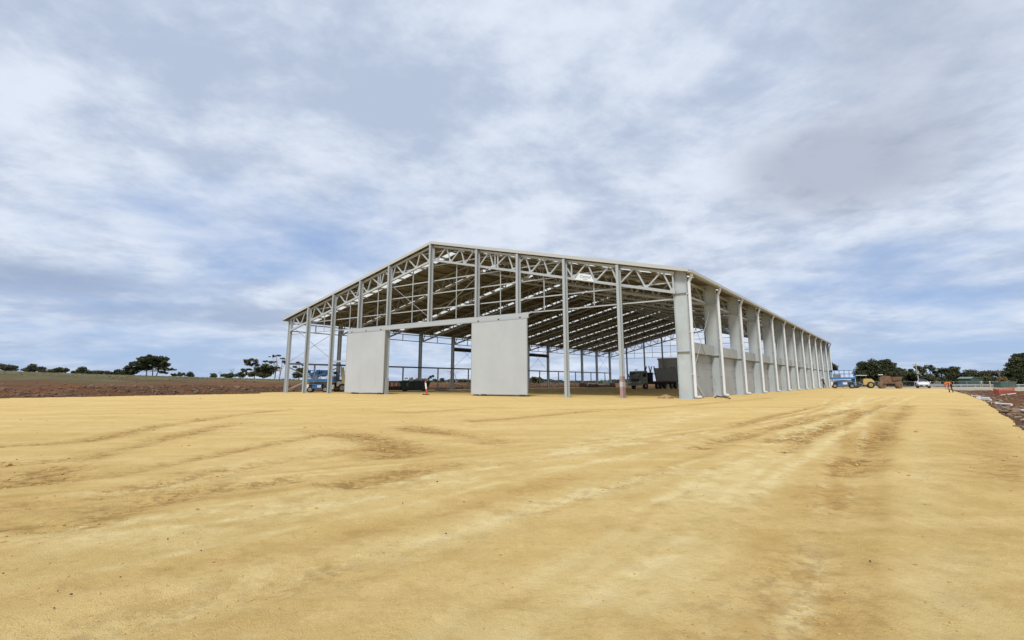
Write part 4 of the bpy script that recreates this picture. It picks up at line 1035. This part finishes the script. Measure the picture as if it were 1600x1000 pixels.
# ------------------------------------------------------------------ people
def person(loc, rz, label, J, shirt, trousers, hat):
    """one continuous skinned body from joints J (metres, facing -y); materials by nearest limb"""
    names = []; verts = []; rad = []; edges_ = []; mats_e = []
    def v(n, r): names.append(n); verts.append(J[n] if isinstance(n, str) else n); rad.append(r); return len(verts) - 1
    def add(p, r): verts.append(tuple(p)); rad.append(r); return len(verts) - 1
    idx = {}
    for n, r in (('pelvis', .14), ('waist', .125), ('chest', .15), ('neck', .06), ('head', .095), ('crown', .085)): idx[n] = add(J[n], r)
    E = [('pelvis', 'waist', trousers), ('waist', 'chest', shirt), ('chest', 'neck', shirt), ('neck', 'head', 'skin'), ('head', 'crown', 'skin')]
    for s in 'lr':
        for n, r in (('shoulder', .065), ('elbow', .045), ('wrist', .032), ('palm', .036), ('hip', .095), ('knee', .06), ('ankle', .045), ('toe', .042)): idx[s + n] = add(J[s + n], r)
        E += [('chest', s + 'shoulder', shirt), (s + 'shoulder', s + 'elbow', shirt), (s + 'elbow', s + 'wrist', shirt), (s + 'wrist', s + 'palm', 'skin'),
              ('pelvis', s + 'hip', trousers), (s + 'hip', s + 'knee', trousers), (s + 'knee', s + 'ankle', trousers), (s + 'ankle', s + 'toe', 'black_rubber')]
        w, p = Vector(J[s + 'wrist']), Vector(J[s + 'palm']); d = (p - w).normalized(); side = d.cross(Vector((0, 1, .2))).normalized()
        for k, (off, ln) in enumerate(((-.03, .06), (-.011, .075), (.009, .07), (.028, .055), (-.05, .035))):
            a = p + side * off * .9 + d * (.02 if k < 4 else -.03); b = a + d * ln * .6 + side * (off * .1 if k < 4 else -.02); c = b + d * ln * .4 + Vector((0, .008, -.012))
            for nm, q in (('a', a), ('b', b), ('c', c)): idx[f'{s}f{k}{nm}'] = add(q, .0095 if nm != 'c' else .008)
            E += [(s + 'palm', f'{s}f{k}a', 'skin'), (f'{s}f{k}a', f'{s}f{k}b', 'skin'), (f'{s}f{k}b', f'{s}f{k}c', 'skin')]
    me = bpy.data.meshes.new('body'); me.from_pydata(verts, [(idx[a], idx[b]) for a, b, _ in E], [])
    o = bpy.data.objects.new('body_tmp', me); col.objects.link(o)
    sk = o.modifiers.new('skin', 'SKIN'); sk.use_smooth_shade = True
    for i, d in enumerate(me.skin_vertices[0].data): d.radius = (rad[i], rad[i]); d.use_root = (i == 0)
    o.modifiers.new('sub', 'SUBSURF').levels = 1
    dg = bpy.context.evaluated_depsgraph_get(); m2 = bpy.data.meshes.new_from_object(o.evaluated_get(dg)); bpy.data.objects.remove(o)
    ml = [shirt, trousers, 'skin', 'black_rubber']; m2.materials.clear()
    for k in ml: m2.materials.append(M(k))
    A = np.array([verts[idx[a]] for a, b, _ in E]); B = np.array([verts[idx[b]] for a, b, _ in E]); lab = [ml.index(m_) for _, _, m_ in E]
    for f in m2.polygons:
        c = np.array(f.center); ab = B - A; t = np.clip(((c - A) * ab).sum(1) / (ab * ab).sum(1), 0, 1)
        f.material_index = lab[int(np.argmin(np.linalg.norm(c - A - ab * t[:, None], axis=1)))]
    p = empty('person', loc, rz, label, 'person')
    link(bpy.data.objects.new('body', m2), p)
    hd, cr = Vector(J['head']), Vector(J['crown']); up = (cr - hd).normalized(); fw = Vector((0, -1, 0)); fw = (fw - up * fw.dot(up)).normalized(); sd = up.cross(fw)
    face = MB()
    for s in (-1, 1): face.ball(hd + fw * .085 + sd * s * .034 + up * .02, .013)
    face.build('eyes', M('hair'), p)
    MB().cyl(hd + fw * .085 + up * .015, hd + fw * .118 - up * .022, .011, 6, .016).build('nose', M('skin'), p)
    MB().ball(hd + fw * .086 - up * .055, .02, (1.2, .6, .4)).build('mouth', M('brown_cloth'), p)
    for s in (-1, 1): MB().ball(hd + sd * s * .095, .028, (.5, .8, 1.1)).build('ear', M('skin'), p)
    MB().ball(hd + up * .04 - fw * .02, .105, (1, 1, 1), 12).build('hair', M('hair'), p)
    if hat:
        h = MB(); h.ball(hd + up * .085, .125, (1, 1, .85), 14); h.cyl(hd + up * .075 + fw * .02, hd + up * .09 + fw * .02, .16, 16)
        h.build('hard_hat', M(hat), p, True)
    return p
J1 = dict(pelvis=(0, 0, .95), waist=(0, -.03, 1.12), chest=(0, -.1, 1.36), neck=(0, -.15, 1.52), head=(0, -.2, 1.64), crown=(0, -.21, 1.72),
          lshoulder=(-.19, -.1, 1.43), lelbow=(-.26, -.28, 1.2), lwrist=(-.2, -.52, 1.24), lpalm=(-.19, -.59, 1.26), rshoulder=(.19, -.1, 1.43), relbow=(.25, -.22, 1.16), rwrist=(.17, -.45, 1.08), rpalm=(.16, -.52, 1.08),
          lhip=(-.1, .0, .9), lknee=(-.13, -.08, .5), lankle=(-.13, .06, .09), ltoe=(-.14, -.1, .05), rhip=(.1, 0, .9), rknee=(.14, .1, .5), rankle=(.15, .3, .09), rtoe=(.16, .15, .05))
g = gpos(1287, 606.6)
person((g[0] + .1, g[1], 0), R(-62), 'worker in a white hard hat and dark clothes beside the far right columns', J1, 'brown_cloth', 'navy_cloth', 'white_paint')
J2 = dict(pelvis=(0, .12, .80), waist=(0, .02, .93), chest=(0, -.24, 1.0), neck=(0, -.40, .98), head=(0, -.50, .92), crown=(0, -.57, .87),
          lshoulder=(-.19, -.28, 1.0), lelbow=(-.22, -.36, .72), lwrist=(-.14, -.42, .48), lpalm=(-.13, -.43, .40), rshoulder=(.19, -.28, 1.0), relbow=(.22, -.38, .72), rwrist=(.15, -.46, .46), rpalm=(.14, -.47, .38),
          lhip=(-.1, .12, .77), lknee=(-.13, -.06, .44), lankle=(-.13, .1, .09), ltoe=(-.14, -.06, .05), rhip=(.1, .12, .77), rknee=(.14, -.02, .44), rankle=(.14, .16, .09), rtoe=(.15, .0, .05))
g = gpos(1485.5, 613.6)
person((g[0], g[1], g[2]), R(-70), 'worker in an orange shirt bending over at the right edge of the pad', J2, 'orange_cloth', 'navy_cloth', 'orange_cloth')

# ------------------------------------------------------------------ right hand side: pipes, barrier, fence, sheds, pole
def right_side():
    labs = ['shortest and farthest white pipe lying along the pad edge', 'upper of the close pair of white pipes by the pad edge', 'lower of the close pair of white pipes by the pad edge', 'single white pipe lying on red soil between the pair and the frame edge', 'nearest white pipe cut by the right frame edge']
    for k, (a, b) in enumerate((((1519, 620.5), (1532, 622)), ((1527, 624), (1546, 624.6)), ((1530, 626.6), (1549, 627.6)), ((1556, 633.4), (1581, 635)), ((1585, 642.8), (1612, 645)))):
        p, q = ground_at(*a, -.08), ground_at(*b, -.08); d = (q - p).normalized()
        o = MB().cyl(p, q, .052, 12).build('pipe', M('pvc_white')); tag(o, labs[k], 'pipe', 'white pipes along the pad edge')
        s = MB().cyl(p, p + d * .16, .063, 12).build('socket', M('pvc_white'), o)
        zz = max(terrain(p.x, p.y), terrain(q.x, q.y)) + .03
        o.location.z = zz + .08
    # orange barrier mesh: a box of plastic netting on pegs
    p = [ground_at(x, y, -.2) for x, y in ((1553, 613.4), (1562, 616.5), (1586, 615.5), (1585, 612))]
    o = empty('safety_barrier', (p[0].x, p[0].y, 0), 0, 'orange plastic mesh barrier round an opening on the red soil', 'barrier')
    base = Vector((p[0].x, p[0].y, 0)); zs = [terrain(q.x, q.y) for q in p]
    H_ = .56
    for k in range(4):
        a, b = p[k] - base, p[(k + 1) % 4] - base; a.z = zs[k] + .02; b.z = zs[(k + 1) % 4] + .02
        MB().cyl(a, a + Vector((0, 0, H_ + .12)), .025, 6).build('peg', M('orange_plastic'), o)
        segs = []; ln = (b - a).length; n = max(3, int(ln / .22))
        for i in range(n + 1): c = a.lerp(b, i / n); segs.append((c, c + Vector((0, 0, H_)), .007))
        for i in range(5): z = Vector((0, 0, H_ * i / 4)); segs.append((a + z, b + z, .009))
        joined_bars('netting', segs, 'orange_plastic', o)
    a, b = p[1] - base, p[2] - base; a.z = zs[1] + .05; b.z = zs[2] + .05
    MB().cyl(a + Vector((0, -.1, 0)), b + Vector((0, -.1, 0)), .05, 8).build('foot_pipe', M('pvc_white'), o)
    # wire fence across the back of the yard
    Y = 118.0; x0, x1 = 70.0, 124.0
    f = empty('wire_fence', (x0, Y, -.1), 0, 'long low wire fence with metal posts in front of the right trees', 'fence')
    n = 19
    for i in range(n + 1):
        x = (x1 - x0) * i / n; bar('post', (x, 0, -.3), (x, 0, 1.22), .07, .07, 'galvanised_post', f, 'round')
        if i % 5 == 2: bar('stay', (x, 0, 1.1), (x + 1.1, 0, 0), .05, .05, 'galvanised_post', f, 'round')
    for z, t in ((1.18, .05), (.9, .022), (.65, .022), (.4, .022), (.15, .035)): bar('rail_wire', (0, 0, z), (x1 - x0, 0, z), t, t, 'wire', f, 'round')
    # low steel guard rail along the gravel
    gr = empty('guard_rail', (84, 113.0, -.05), 0, 'low grey steel guard rail along the gravel before the wire fence', 'guard rail')
    for k in range(6): bar('rail', (k * 6, 0, .42), (k * 6 + 5.98, 0, .42), .06, .2, 'galvanised_post', gr)
    for k in range(13): bar('rail_post', (k * 3, .08, -.3), (k * 3, .08, .6), .1, .12, 'galvanised_post', gr)
    # green sheds
    c = at(1519, 606, 124)
    s = empty('farm_shed', (c.x, c.y, -.2), R(8), 'pale green metal shed with a sloping roof behind the wire fence', 'shed')
    MB().prism([(-1.9, 0), (1.6, 0), (1.45, 1.95), (-.9, 2.2), (-1.6, 1.9)], -1.5, 1.5, 'y').build('wall', M('shed_green'), s)
    MB().prism([(-1.75, 1.85), (-.95, 2.22), (1.55, 1.97), (1.55, 2.04), (-.95, 2.30), (-1.8, 1.92)], -1.62, 1.62, 'y').build('roof', M('shed_green_light'), s)
    for k in range(7): MB().box((-1.4 + .45 * k, -1.52, .95), (.05, .03, 1.8)).build('rib', M('shed_green'), s)
    c = at(1571, 607, 100)
    t = empty('storage_box', (c.x, c.y, -.25), R(4), 'green metal storage box with a pale lid behind the orange barrier', 'storage box')
    MB().box((0, 0, .6), (3.0, 1.5, 1.1), bev=.03).build('box', M('shed_green'), t)
    MB().box((0, 0, 1.2), (3.2, 1.65, .12), bev=.02).build('lid', M('shed_green_light'), t)
    for k in range(5): MB().box((-1.2 + .6 * k, -.765, .6), (.06, .04, 1.05)).build('rib', M('shed_green'), t)
    for x, lab in ((1548, 'short pale marker post left of the green storage box'), (1535, 'short pale marker post right of the green shed')):
        c = at(x, 607, 112); z = terrain(c.x, c.y)
        o = empty('short_post', (c.x, c.y, z), 0, lab, 'post', 'short posts before the fence'); MB().box((0, 0, .5), (.22, .14, 1.1), bev=.02).build('shaft', M('timber_pale'), o); MB().box((0, 0, 1.08), (.26, .18, .08)).build('cap', M('rubbish_white'), o)
    # power pole, leaning
    b, tp = at(1437, 604, 128), at(1430.5, 568, 128)
    o = empty('power_pole', (b.x, b.y, -.3), 0, 'grey leaning power pole with a crossarm above the white car', 'power pole')
    d = Vector((tp.x - b.x, 0, tp.z + .3))
    MB().cyl((0, 0, 0), d, .17, 10, .11).build('shaft', M('pole_grey'), o)
    MB().box(d * .93, (1.7, .12, .14), Matrix.Rotation(R(12), 3, 'Y')).build('crossarm', M('pole_grey'), o)
    MB().box(d * .62 + Vector((-.1, -.2, 0)), (.6, .4, .7), bev=.05).build('transformer', M('pole_grey'), o)
    for s in (-.7, 0, .7): MB().cyl(d * .93 + Vector((s, 0, .05)), d * .93 + Vector((s, 0, .3)), .05, 6).build('insulator', M('white_paint'), o)
material('pole_grey', (.36, .34, .30), .85, 0, .15, 2)
right_side()

# ------------------------------------------------------------------ trees
def tree(label, Y, blobs, trunks, leaf='leaf_dark', bark='bark', cat='tree', name='tree', group=None, size=.22, dens=1.0, depth=1.0, flat=1.0):
    """blobs (px, py, rx, ry): foliage masses in the picture, made volumes at distance Y; trunks: foot pixels"""
    sc = Y / FPX
    b0 = at(trunks[0][0], 590, Y); zg = terrain(b0.x, b0.y)
    o = empty(name, (b0.x, b0.y, zg), 0, label, cat, group)
    rng = np.random.default_rng(abs(hash((round(b0.x, 1), len(blobs)))) % 99991)
    cen = []
    P = []; 
    for (px, py, rx, ry) in blobs:
        c = at(px, py, Y); c.y += random.uniform(-.5, .5) * rx * sc * depth
        rxm, rym = rx * sc, ry * sc
        cen.append((Vector(c), rxm, rym))
        # each mass is a cluster of smaller clumps
        nc = max(5, int(8 * (rx * ry) ** .5 / 3))
        q = rng.normal(size=(nc, 3)); q /= np.linalg.norm(q, axis=1)[:, None]; q *= rng.uniform(.35, .95, (nc, 1))
        q = q * np.array([rxm, rxm * depth * .9, rym]) + np.array(c)
        per = int(np.clip(85 * dens * (rxm * rym) / nc / (size ** 2) * .55, 18, 380))
        rr = max(size * 1.2, min(rxm, rym * 1.6) * .58)
        for k in range(nc):
            u = rng.normal(size=(per, 3)); u /= np.linalg.norm(u, axis=1)[:, None]; u *= rng.uniform(.2, 1, (per, 1)) ** .5
            P.append(q[k] + u * np.array([rr, rr, rr * .62 * flat]))
    P = np.concatenate(P); P = P[P[:, 2] > zg + .05] if len(P) else P
    n = len(P)
    nrm = rng.normal(size=(n, 3)) + np.array([0, 0, .7]); nrm /= np.linalg.norm(nrm, axis=1)[:, None]
    t = np.cross(nrm, rng.normal(size=(n, 3))); t /= np.linalg.norm(t, axis=1)[:, None]; bt = np.cross(nrm, t)
    s = size * rng.uniform(.5, 1.15, (n, 1)); e = rng.uniform(.4, .75, (n, 1))
    V = np.stack([P - t * s, P - bt * s * e, P + t * s, P + bt * s * e], 1).reshape(-1, 3) - np.array([b0.x, b0.y, zg])
    link(bpy.data.objects.new('crown', mesh_np('crown', V, np.arange(4 * n).reshape(-1, 4), M(leaf))), o)
    m = MB()
    for k, tp in enumerate(trunks):
        px = tp[0]; lean = tp[1] if len(tp) > 1 else px
        f = at(px, 590, Y); zf = terrain(f.x, f.y); top = max(c[0].z for c in cen); r = max(.10, (top - zf) * .028)
        foot = Vector((f.x, f.y, zf - .2)); near = sorted(cen, key=lambda c: abs(c[0].x - f.x) - .3 * c[0].z)[:1][0][0]
        fork = foot.lerp(Vector((at(lean, 590, Y).x, near.y, near.z)), .62)
        off = Vector((b0.x, b0.y, zg))
        m.cyl(foot - off, fork - off, r, 8, r * .68)
        m.cyl(fork - off, near - off, r * .62, 7, r * .25)
        for c, rx, ry in cen:
            if abs(c.x - f.x) < 12 * sc * 2.2 and random.random() < .8:
                st = foot.lerp(fork, random.uniform(.55, 1.0)); mid = st.lerp(c, .55) + Vector((0, 0, -.12 * (c - st).length))
                m.cyl(st - off, mid - off, r * .42, 6, r * .28); m.cyl(mid - off, c - off, r * .27, 5, r * .10)
    m.build('trunk', M(bark), o)
    return o
def bare_tree(label, Y, px, top, spread, name='bare_tree', group='bare trees'):
    b = at(px, 590, Y); zg = terrain(b.x, b.y); o = empty(name, (b.x, b.y, zg), 0, label, 'tree', group)
    H_ = at(px, top, Y).z - zg; m = MB(); rnd = random.Random(int(px * 7))
    def grow(p, d, ln, r, lev):
        q = p + d * ln; m.cyl(p, q, r, 5, r * .65)
        if lev == 0: return
        for k in range(3 if lev > 1 else 4):
            nd = (d + Vector((rnd.uniform(-1, 1) * spread, rnd.uniform(-1, 1) * spread, rnd.uniform(-.1, .6)))).normalized(); grow(q, nd, ln * rnd.uniform(.55, .85), r * .6, lev - 1)
    grow(Vector((0, 0, -.2)), Vector((.08, 0, 1)).normalized(), H_ * .36, max(.07, H_ * .02), 3)
    m.build('trunk', M('bark_pale'), o)
def trees():
    # left skyline
    tree('large spreading pine with bare trunks showing, tallest on the left skyline', 155, [(238, 559, 17, 4), (226, 562, 13, 4), (250, 561, 12, 4), (216, 568, 12, 4), (238, 567, 14, 3.5), (256, 567, 9, 3), (207, 574, 11, 4), (226, 573, 12, 3.5), (244, 572, 8, 3), (259, 571, 7, 2.5), (200, 580, 9, 4), (213, 579, 10, 4), (230, 576, 8, 2.5), (262, 577, 10, 2.2), (256, 582, 9, 2.5), (270, 578, 6, 1.5), (236, 563, 18, 5), (222, 570, 12, 4), (246, 568, 14, 4), (218, 576, 10, 4), (206, 581, 9, 4), (252, 575, 9, 2.5)], [(229,), (238, 240), (243, 246)], size=.23, flat=.7, name='pine_tree')
    tree('dense hedge like bush running left from the foot of the tall pine', 158, [(196, 583, 10, 5), (182, 582, 9, 4.5), (170, 584, 8, 4), (158, 583, 9, 5), (145, 583, 8, 4)], [(180,), (160,)], size=.23, name='bush', group='bushes on the left skyline')
    tree('low dark double humped bush left of the hedge on the skyline', 155, [(127, 580, 8, 5), (118, 582, 5, 3.5), (138, 582, 6, 3.5)], [(127,)], name='bush', group='bushes on the left skyline')
    tree('smooth rounded dark bush on the left skyline', 150, [(90, 578.5, 12, 4.2), (80, 580, 7, 3), (99, 579, 6, 3.5)], [(90,)], size=.26, dens=1.3, name='bush', group='bushes on the left skyline')
    tree('ragged grey green tree beside the smooth rounded bush', 150, [(52, 576, 9, 5), (44, 578, 6, 3.5), (62, 577, 6, 3.5), (70, 580, 6, 2.5)], [(53,)], 'leaf_gum', group='bushes on the left skyline')
    tree('ragged tree cut by the left frame edge', 150, [(2, 573, 8, 4), (12, 575, 8, 4.5), (22, 576, 6, 4), (-8, 574, 9, 5)], [(6,), (16,)], 'leaf_gum', group='bushes on the left skyline')
    tree('low pale bush just right of the tall pine', 158, [(280, 585, 8, 2.5), (270, 586, 6, 2)], [(278,)], 'leaf_gum', name='bush', group='bushes on the left skyline')
    tree('small dark bush standing alone right of the tall pine', 158, [(297, 585.5, 7, 3.6)], [(297,)], name='bush', group='bushes on the left skyline')
    tree('small dark bush standing alone left of the bare trees', 158, [(332, 587, 5.5, 3.2)], [(332,)], name='bush', group='bushes on the left skyline')
    tree('low dark bushes under the bare trees', 160, [(350, 587.5, 9, 2.6), (362, 586.5, 8, 4), (374, 586, 8, 4)], [(362,)], name='bush', group='bushes on the left skyline')
    bare_tree('thin bare tree left of its larger bare neighbour', 160, 344, 578, 1.0)
    bare_tree('larger thin bare tree beside the gum trees', 160, 361, 574, 1.1)
    tree('pale limbed gum tree with open crown left of the dark bushy tree', 150, [(386, 565, 6, 3.2), (396, 563, 7, 3), (391, 569, 7, 3), (399, 569, 6, 3), (381, 579, 6, 2.5), (389, 577, 5, 2)], [(398, 394)], 'leaf_gum', 'bark_pale', group='gum trees', dens=.7, name='gum_tree')
    tree('dark bushy tree between the two gum trees by the shed corner', 148, [(412, 574, 11, 5), (404, 580, 12, 5), (418, 580, 12, 5), (412, 586, 16, 4), (392, 585, 9, 4)], [(411,)], 'leaf_olive')
    tree('umbrella shaped gum tree with layered crown by the left shed column', 145, [(433, 556, 9, 1.6), (425, 557, 4, 1.3), (415, 565, 4, 1.6), (426, 566, 6, 2), (432, 575, 9, 3), (446, 566, 6, 3), (441, 560, 5, 1.3), (424, 574, 6, 2.5)], [(429, 434), (436, 440)], 'leaf_gum', 'bark_pale', group='gum trees', dens=.75, flat=.55, name='gum_tree')
    tree('dark tree seen between the first two left columns', 140, [(469, 579, 9, 5), (466, 586, 10, 5), (461, 573, 4, 1.8), (474, 570, 5, 1.6), (468, 567, 5, 1.4)], [(467,)], 'leaf_olive', flat=.7)
    tree('tree crown rising behind the left scissor lifts', 140, [(500, 581, 9, 4), (508, 584, 7, 4), (492, 586, 8, 4)], [(500,)], 'leaf_olive')
    tree('leaning small tree behind the skip bin', 150, [(671, 590, 4, 1.4), (676, 587.5, 5, 1.3), (666, 593, 4, 1.6)], [(667, 672)], 'leaf_olive', size=.24)
    tree('low bushy tree right of the skip bin', 160, [(690, 594, 5, 2.4), (684, 596, 6, 2), (680, 594.5, 4, 2)], [(688,)], 'leaf_olive', size=.24)
    bare_tree('bare tree beside the column seen through the wide doorway', 150, 703, 572, 1.2)
    bare_tree('bare slanting tree right of the column seen through the doorway', 150, 712, 578, 1.0)
    for k, (px, w, lab) in enumerate(((706, 7, 'low dark tree left of the far row seen in the doorway'), (722, 6, 'middle low dark tree seen in the doorway'), (733, 5, 'low dark tree nearest the right sliding door in the doorway'))):
        tree(lab, 190, [(px, 595.2, w, 2.2), (px + 4, 596, w * .7, 1.8)], [(px,)], 'leaf_olive', size=.26, group='far trees through the doorway')
    tree('dark green tree seen right of the right sliding door', 150, [(834, 592, 5, 4), (842, 594, 7, 4), (831, 595, 6, 4), (838, 597, 12, 3)], [(836,), (843,)], 'leaf_olive', size=.26)
    tree('round bright green tree at the rear of the shed', 150, [(940, 597.5, 4.5, 3.4)], [(940,)], 'leaf_bright', size=.24)
    tree('small dark tree beside the flatbed truck cab', 240, [(969, 595, 3.5, 2.2), (962, 597, 5, 1.6)], [(968,)], 'leaf_far', size=.35)
    # far wood on the horizon, one mass
    rng = np.random.default_rng(3); n = 15000
    xs = rng.uniform(-230, 260, n); hgt = 1.2 + 3.4 * np.clip(fbm(xs * .05, xs * 0 + 3, 4, 88) + .35, .05, 1)
    P = np.stack([xs, 460 + rng.uniform(-14, 14, n), rng.uniform(0, 1, n) ** .7 * hgt + .2], 1)
    t = rng.normal(size=(n, 3)); t /= np.linalg.norm(t, axis=1)[:, None]; b = np.cross(t, rng.normal(size=(n, 3))); b /= np.linalg.norm(b, axis=1)[:, None]
    V = np.stack([P - t * .7, P - b * .5, P + t * .7, P + b * .5], 1).reshape(-1, 3)
    o = link(bpy.data.objects.new('far_wood', mesh_np('far_wood', V, np.arange(4 * n).reshape(-1, 4), M('leaf_far')))); tag(o, 'thin far line of trees along the horizon', 'wood', kind='stuff')
    # right side
    tree('dark tree crown peeping out behind the far end of the shed', 140, [(1297, 572, 9, 5), (1303, 576, 5, 3), (1290, 575, 9, 6)], [(1292,)], 'leaf_dark')
    tree('large dark tree with a long domed crown behind the yellow roller', 132, [(1350, 573, 10, 7), (1362, 569, 11, 6), (1378, 567, 13, 5), (1390, 571, 9, 4), (1345, 583, 10, 8), (1360, 582, 14, 9), (1378, 579, 14, 9), (1393, 581, 11, 7), (1341, 594, 8, 7), (1356, 595, 14, 7), (1376, 594, 16, 8), (1394, 594, 12, 8)], [(1352,), (1370,), (1386,)], 'leaf_dark', size=.23, dens=1.1)
    tree('dark shoulder height tree left of the power pole', 134, [(1406, 580, 9, 5), (1414, 586, 9, 6), (1404, 593, 12, 8), (1420, 595, 10, 7), (1423, 579, 4, 3)], [(1410,)], 'leaf_dark')
    tree('open crowned gum tree behind the power pole', 130, [(1438, 574, 8, 3), (1449, 573, 6, 3), (1456, 577, 5, 3), (1441, 581, 8, 4), (1462, 582, 5, 3), (1430, 586, 8, 6), (1444, 591, 12, 6), (1458, 592, 8, 5), (1464, 589, 4, 3)], [(1442, 446 + 1000), (1455,)], 'leaf_olive', group='gum trees', dens=.75, name='gum_tree')
    tree('twin domed dark tree behind the worker in orange', 130, [(1475, 580, 7, 5), (1483, 583, 7, 5), (1493, 577, 7, 5), (1497, 585, 7, 7), (1476, 592, 10, 8), (1492, 594, 12, 8), (1507, 588, 7, 7), (1506, 597, 8, 6)], [(1480,), (1495,)], 'leaf_dark')
    tree('lower olive tree right of the twin domed tree', 136, [(1514, 584, 8, 5), (1524, 584, 9, 5), (1536, 586, 9, 5), (1518, 592, 11, 6), (1533, 594, 12, 7)], [(1524,)], 'leaf_olive')
    tree('wide low olive tree above the green storage box', 138, [(1546, 585, 10, 4.5), (1559, 584, 10, 4.5), (1572, 586, 8, 5), (1545, 593, 13, 6), (1558, 595, 12, 6)], [(1552,)], 'leaf_olive')
    tree('round yellow brown bush above the green storage box', 118, [(1567, 593, 5.5, 4.5), (1563, 596, 4, 3.5), (1571, 597, 4, 3)], [(1567,)], 'leaf_brown', name='bush', size=.24)
    bare_tree('bare tree left of the tall tree at the right frame edge', 130, 1563, 570, .8)
    tree('tall dense dark tree cut by the right frame edge', 118, [(1598, 557, 14, 5), (1586, 563, 9, 5), (1605, 566, 16, 8), (1584, 572, 9, 6), (1596, 577, 16, 9), (1612, 575, 16, 10), (1580, 583, 9, 7), (1594, 590, 17, 9), (1612, 590, 16, 10), (1580, 596, 10, 7), (1598, 601, 18, 6)], [(1594,), (1608,)], 'leaf_dark', size=.23, dens=1.15)
    # rough grass along the brow of the left field and among the right soil
    rng = np.random.default_rng(17); n = 2500
    lx = -80 - rng.uniform(0, 75, n); ly = rng.uniform(-45, 150, n); x = ORG[0] - AV[0] * lx + BV[0] * ly; y = ORG[1] - AV[1] * lx + BV[1] * ly
    n2 = 2600; lx2 = 55 + rng.uniform(0, 40, n2); ly2 = rng.uniform(-10, 75, n2); x2 = ORG[0] - AV[0] * lx2 + BV[0] * ly2; y2 = ORG[1] - AV[1] * lx2 + BV[1] * ly2
    x = np.concatenate([x, x2]); y = np.concatenate([y, y2]); h = soil_height(x, y)[0]; n = len(x)
    hh = rng.uniform(.05, .16, n); a = rng.uniform(0, 6.28, n); w = rng.uniform(.08, .25, n)
    dx, dy = np.cos(a) * w, np.sin(a) * w; ox, oy = rng.uniform(-.15, .15, n), rng.uniform(-.15, .15, n)
    V = np.stack([np.stack([x - dx, y - dy, h - .03], 1), np.stack([x + dx, y + dy, h - .03], 1), np.stack([x + dx * .6 + ox, y + dy * .6 + oy, h + hh], 1), np.stack([x - dx * .4 + ox, y - dy * .4 + oy, h + hh * .9], 1)], 1).reshape(-1, 3)
    o = link(bpy.data.objects.new('rough_grass', mesh_np('rough_grass', V, np.arange(4 * n).reshape(-1, 4), M('straw')))); tag(o, 'rough dry grass on the brow of the left field', 'grass', kind='stuff')
trees()
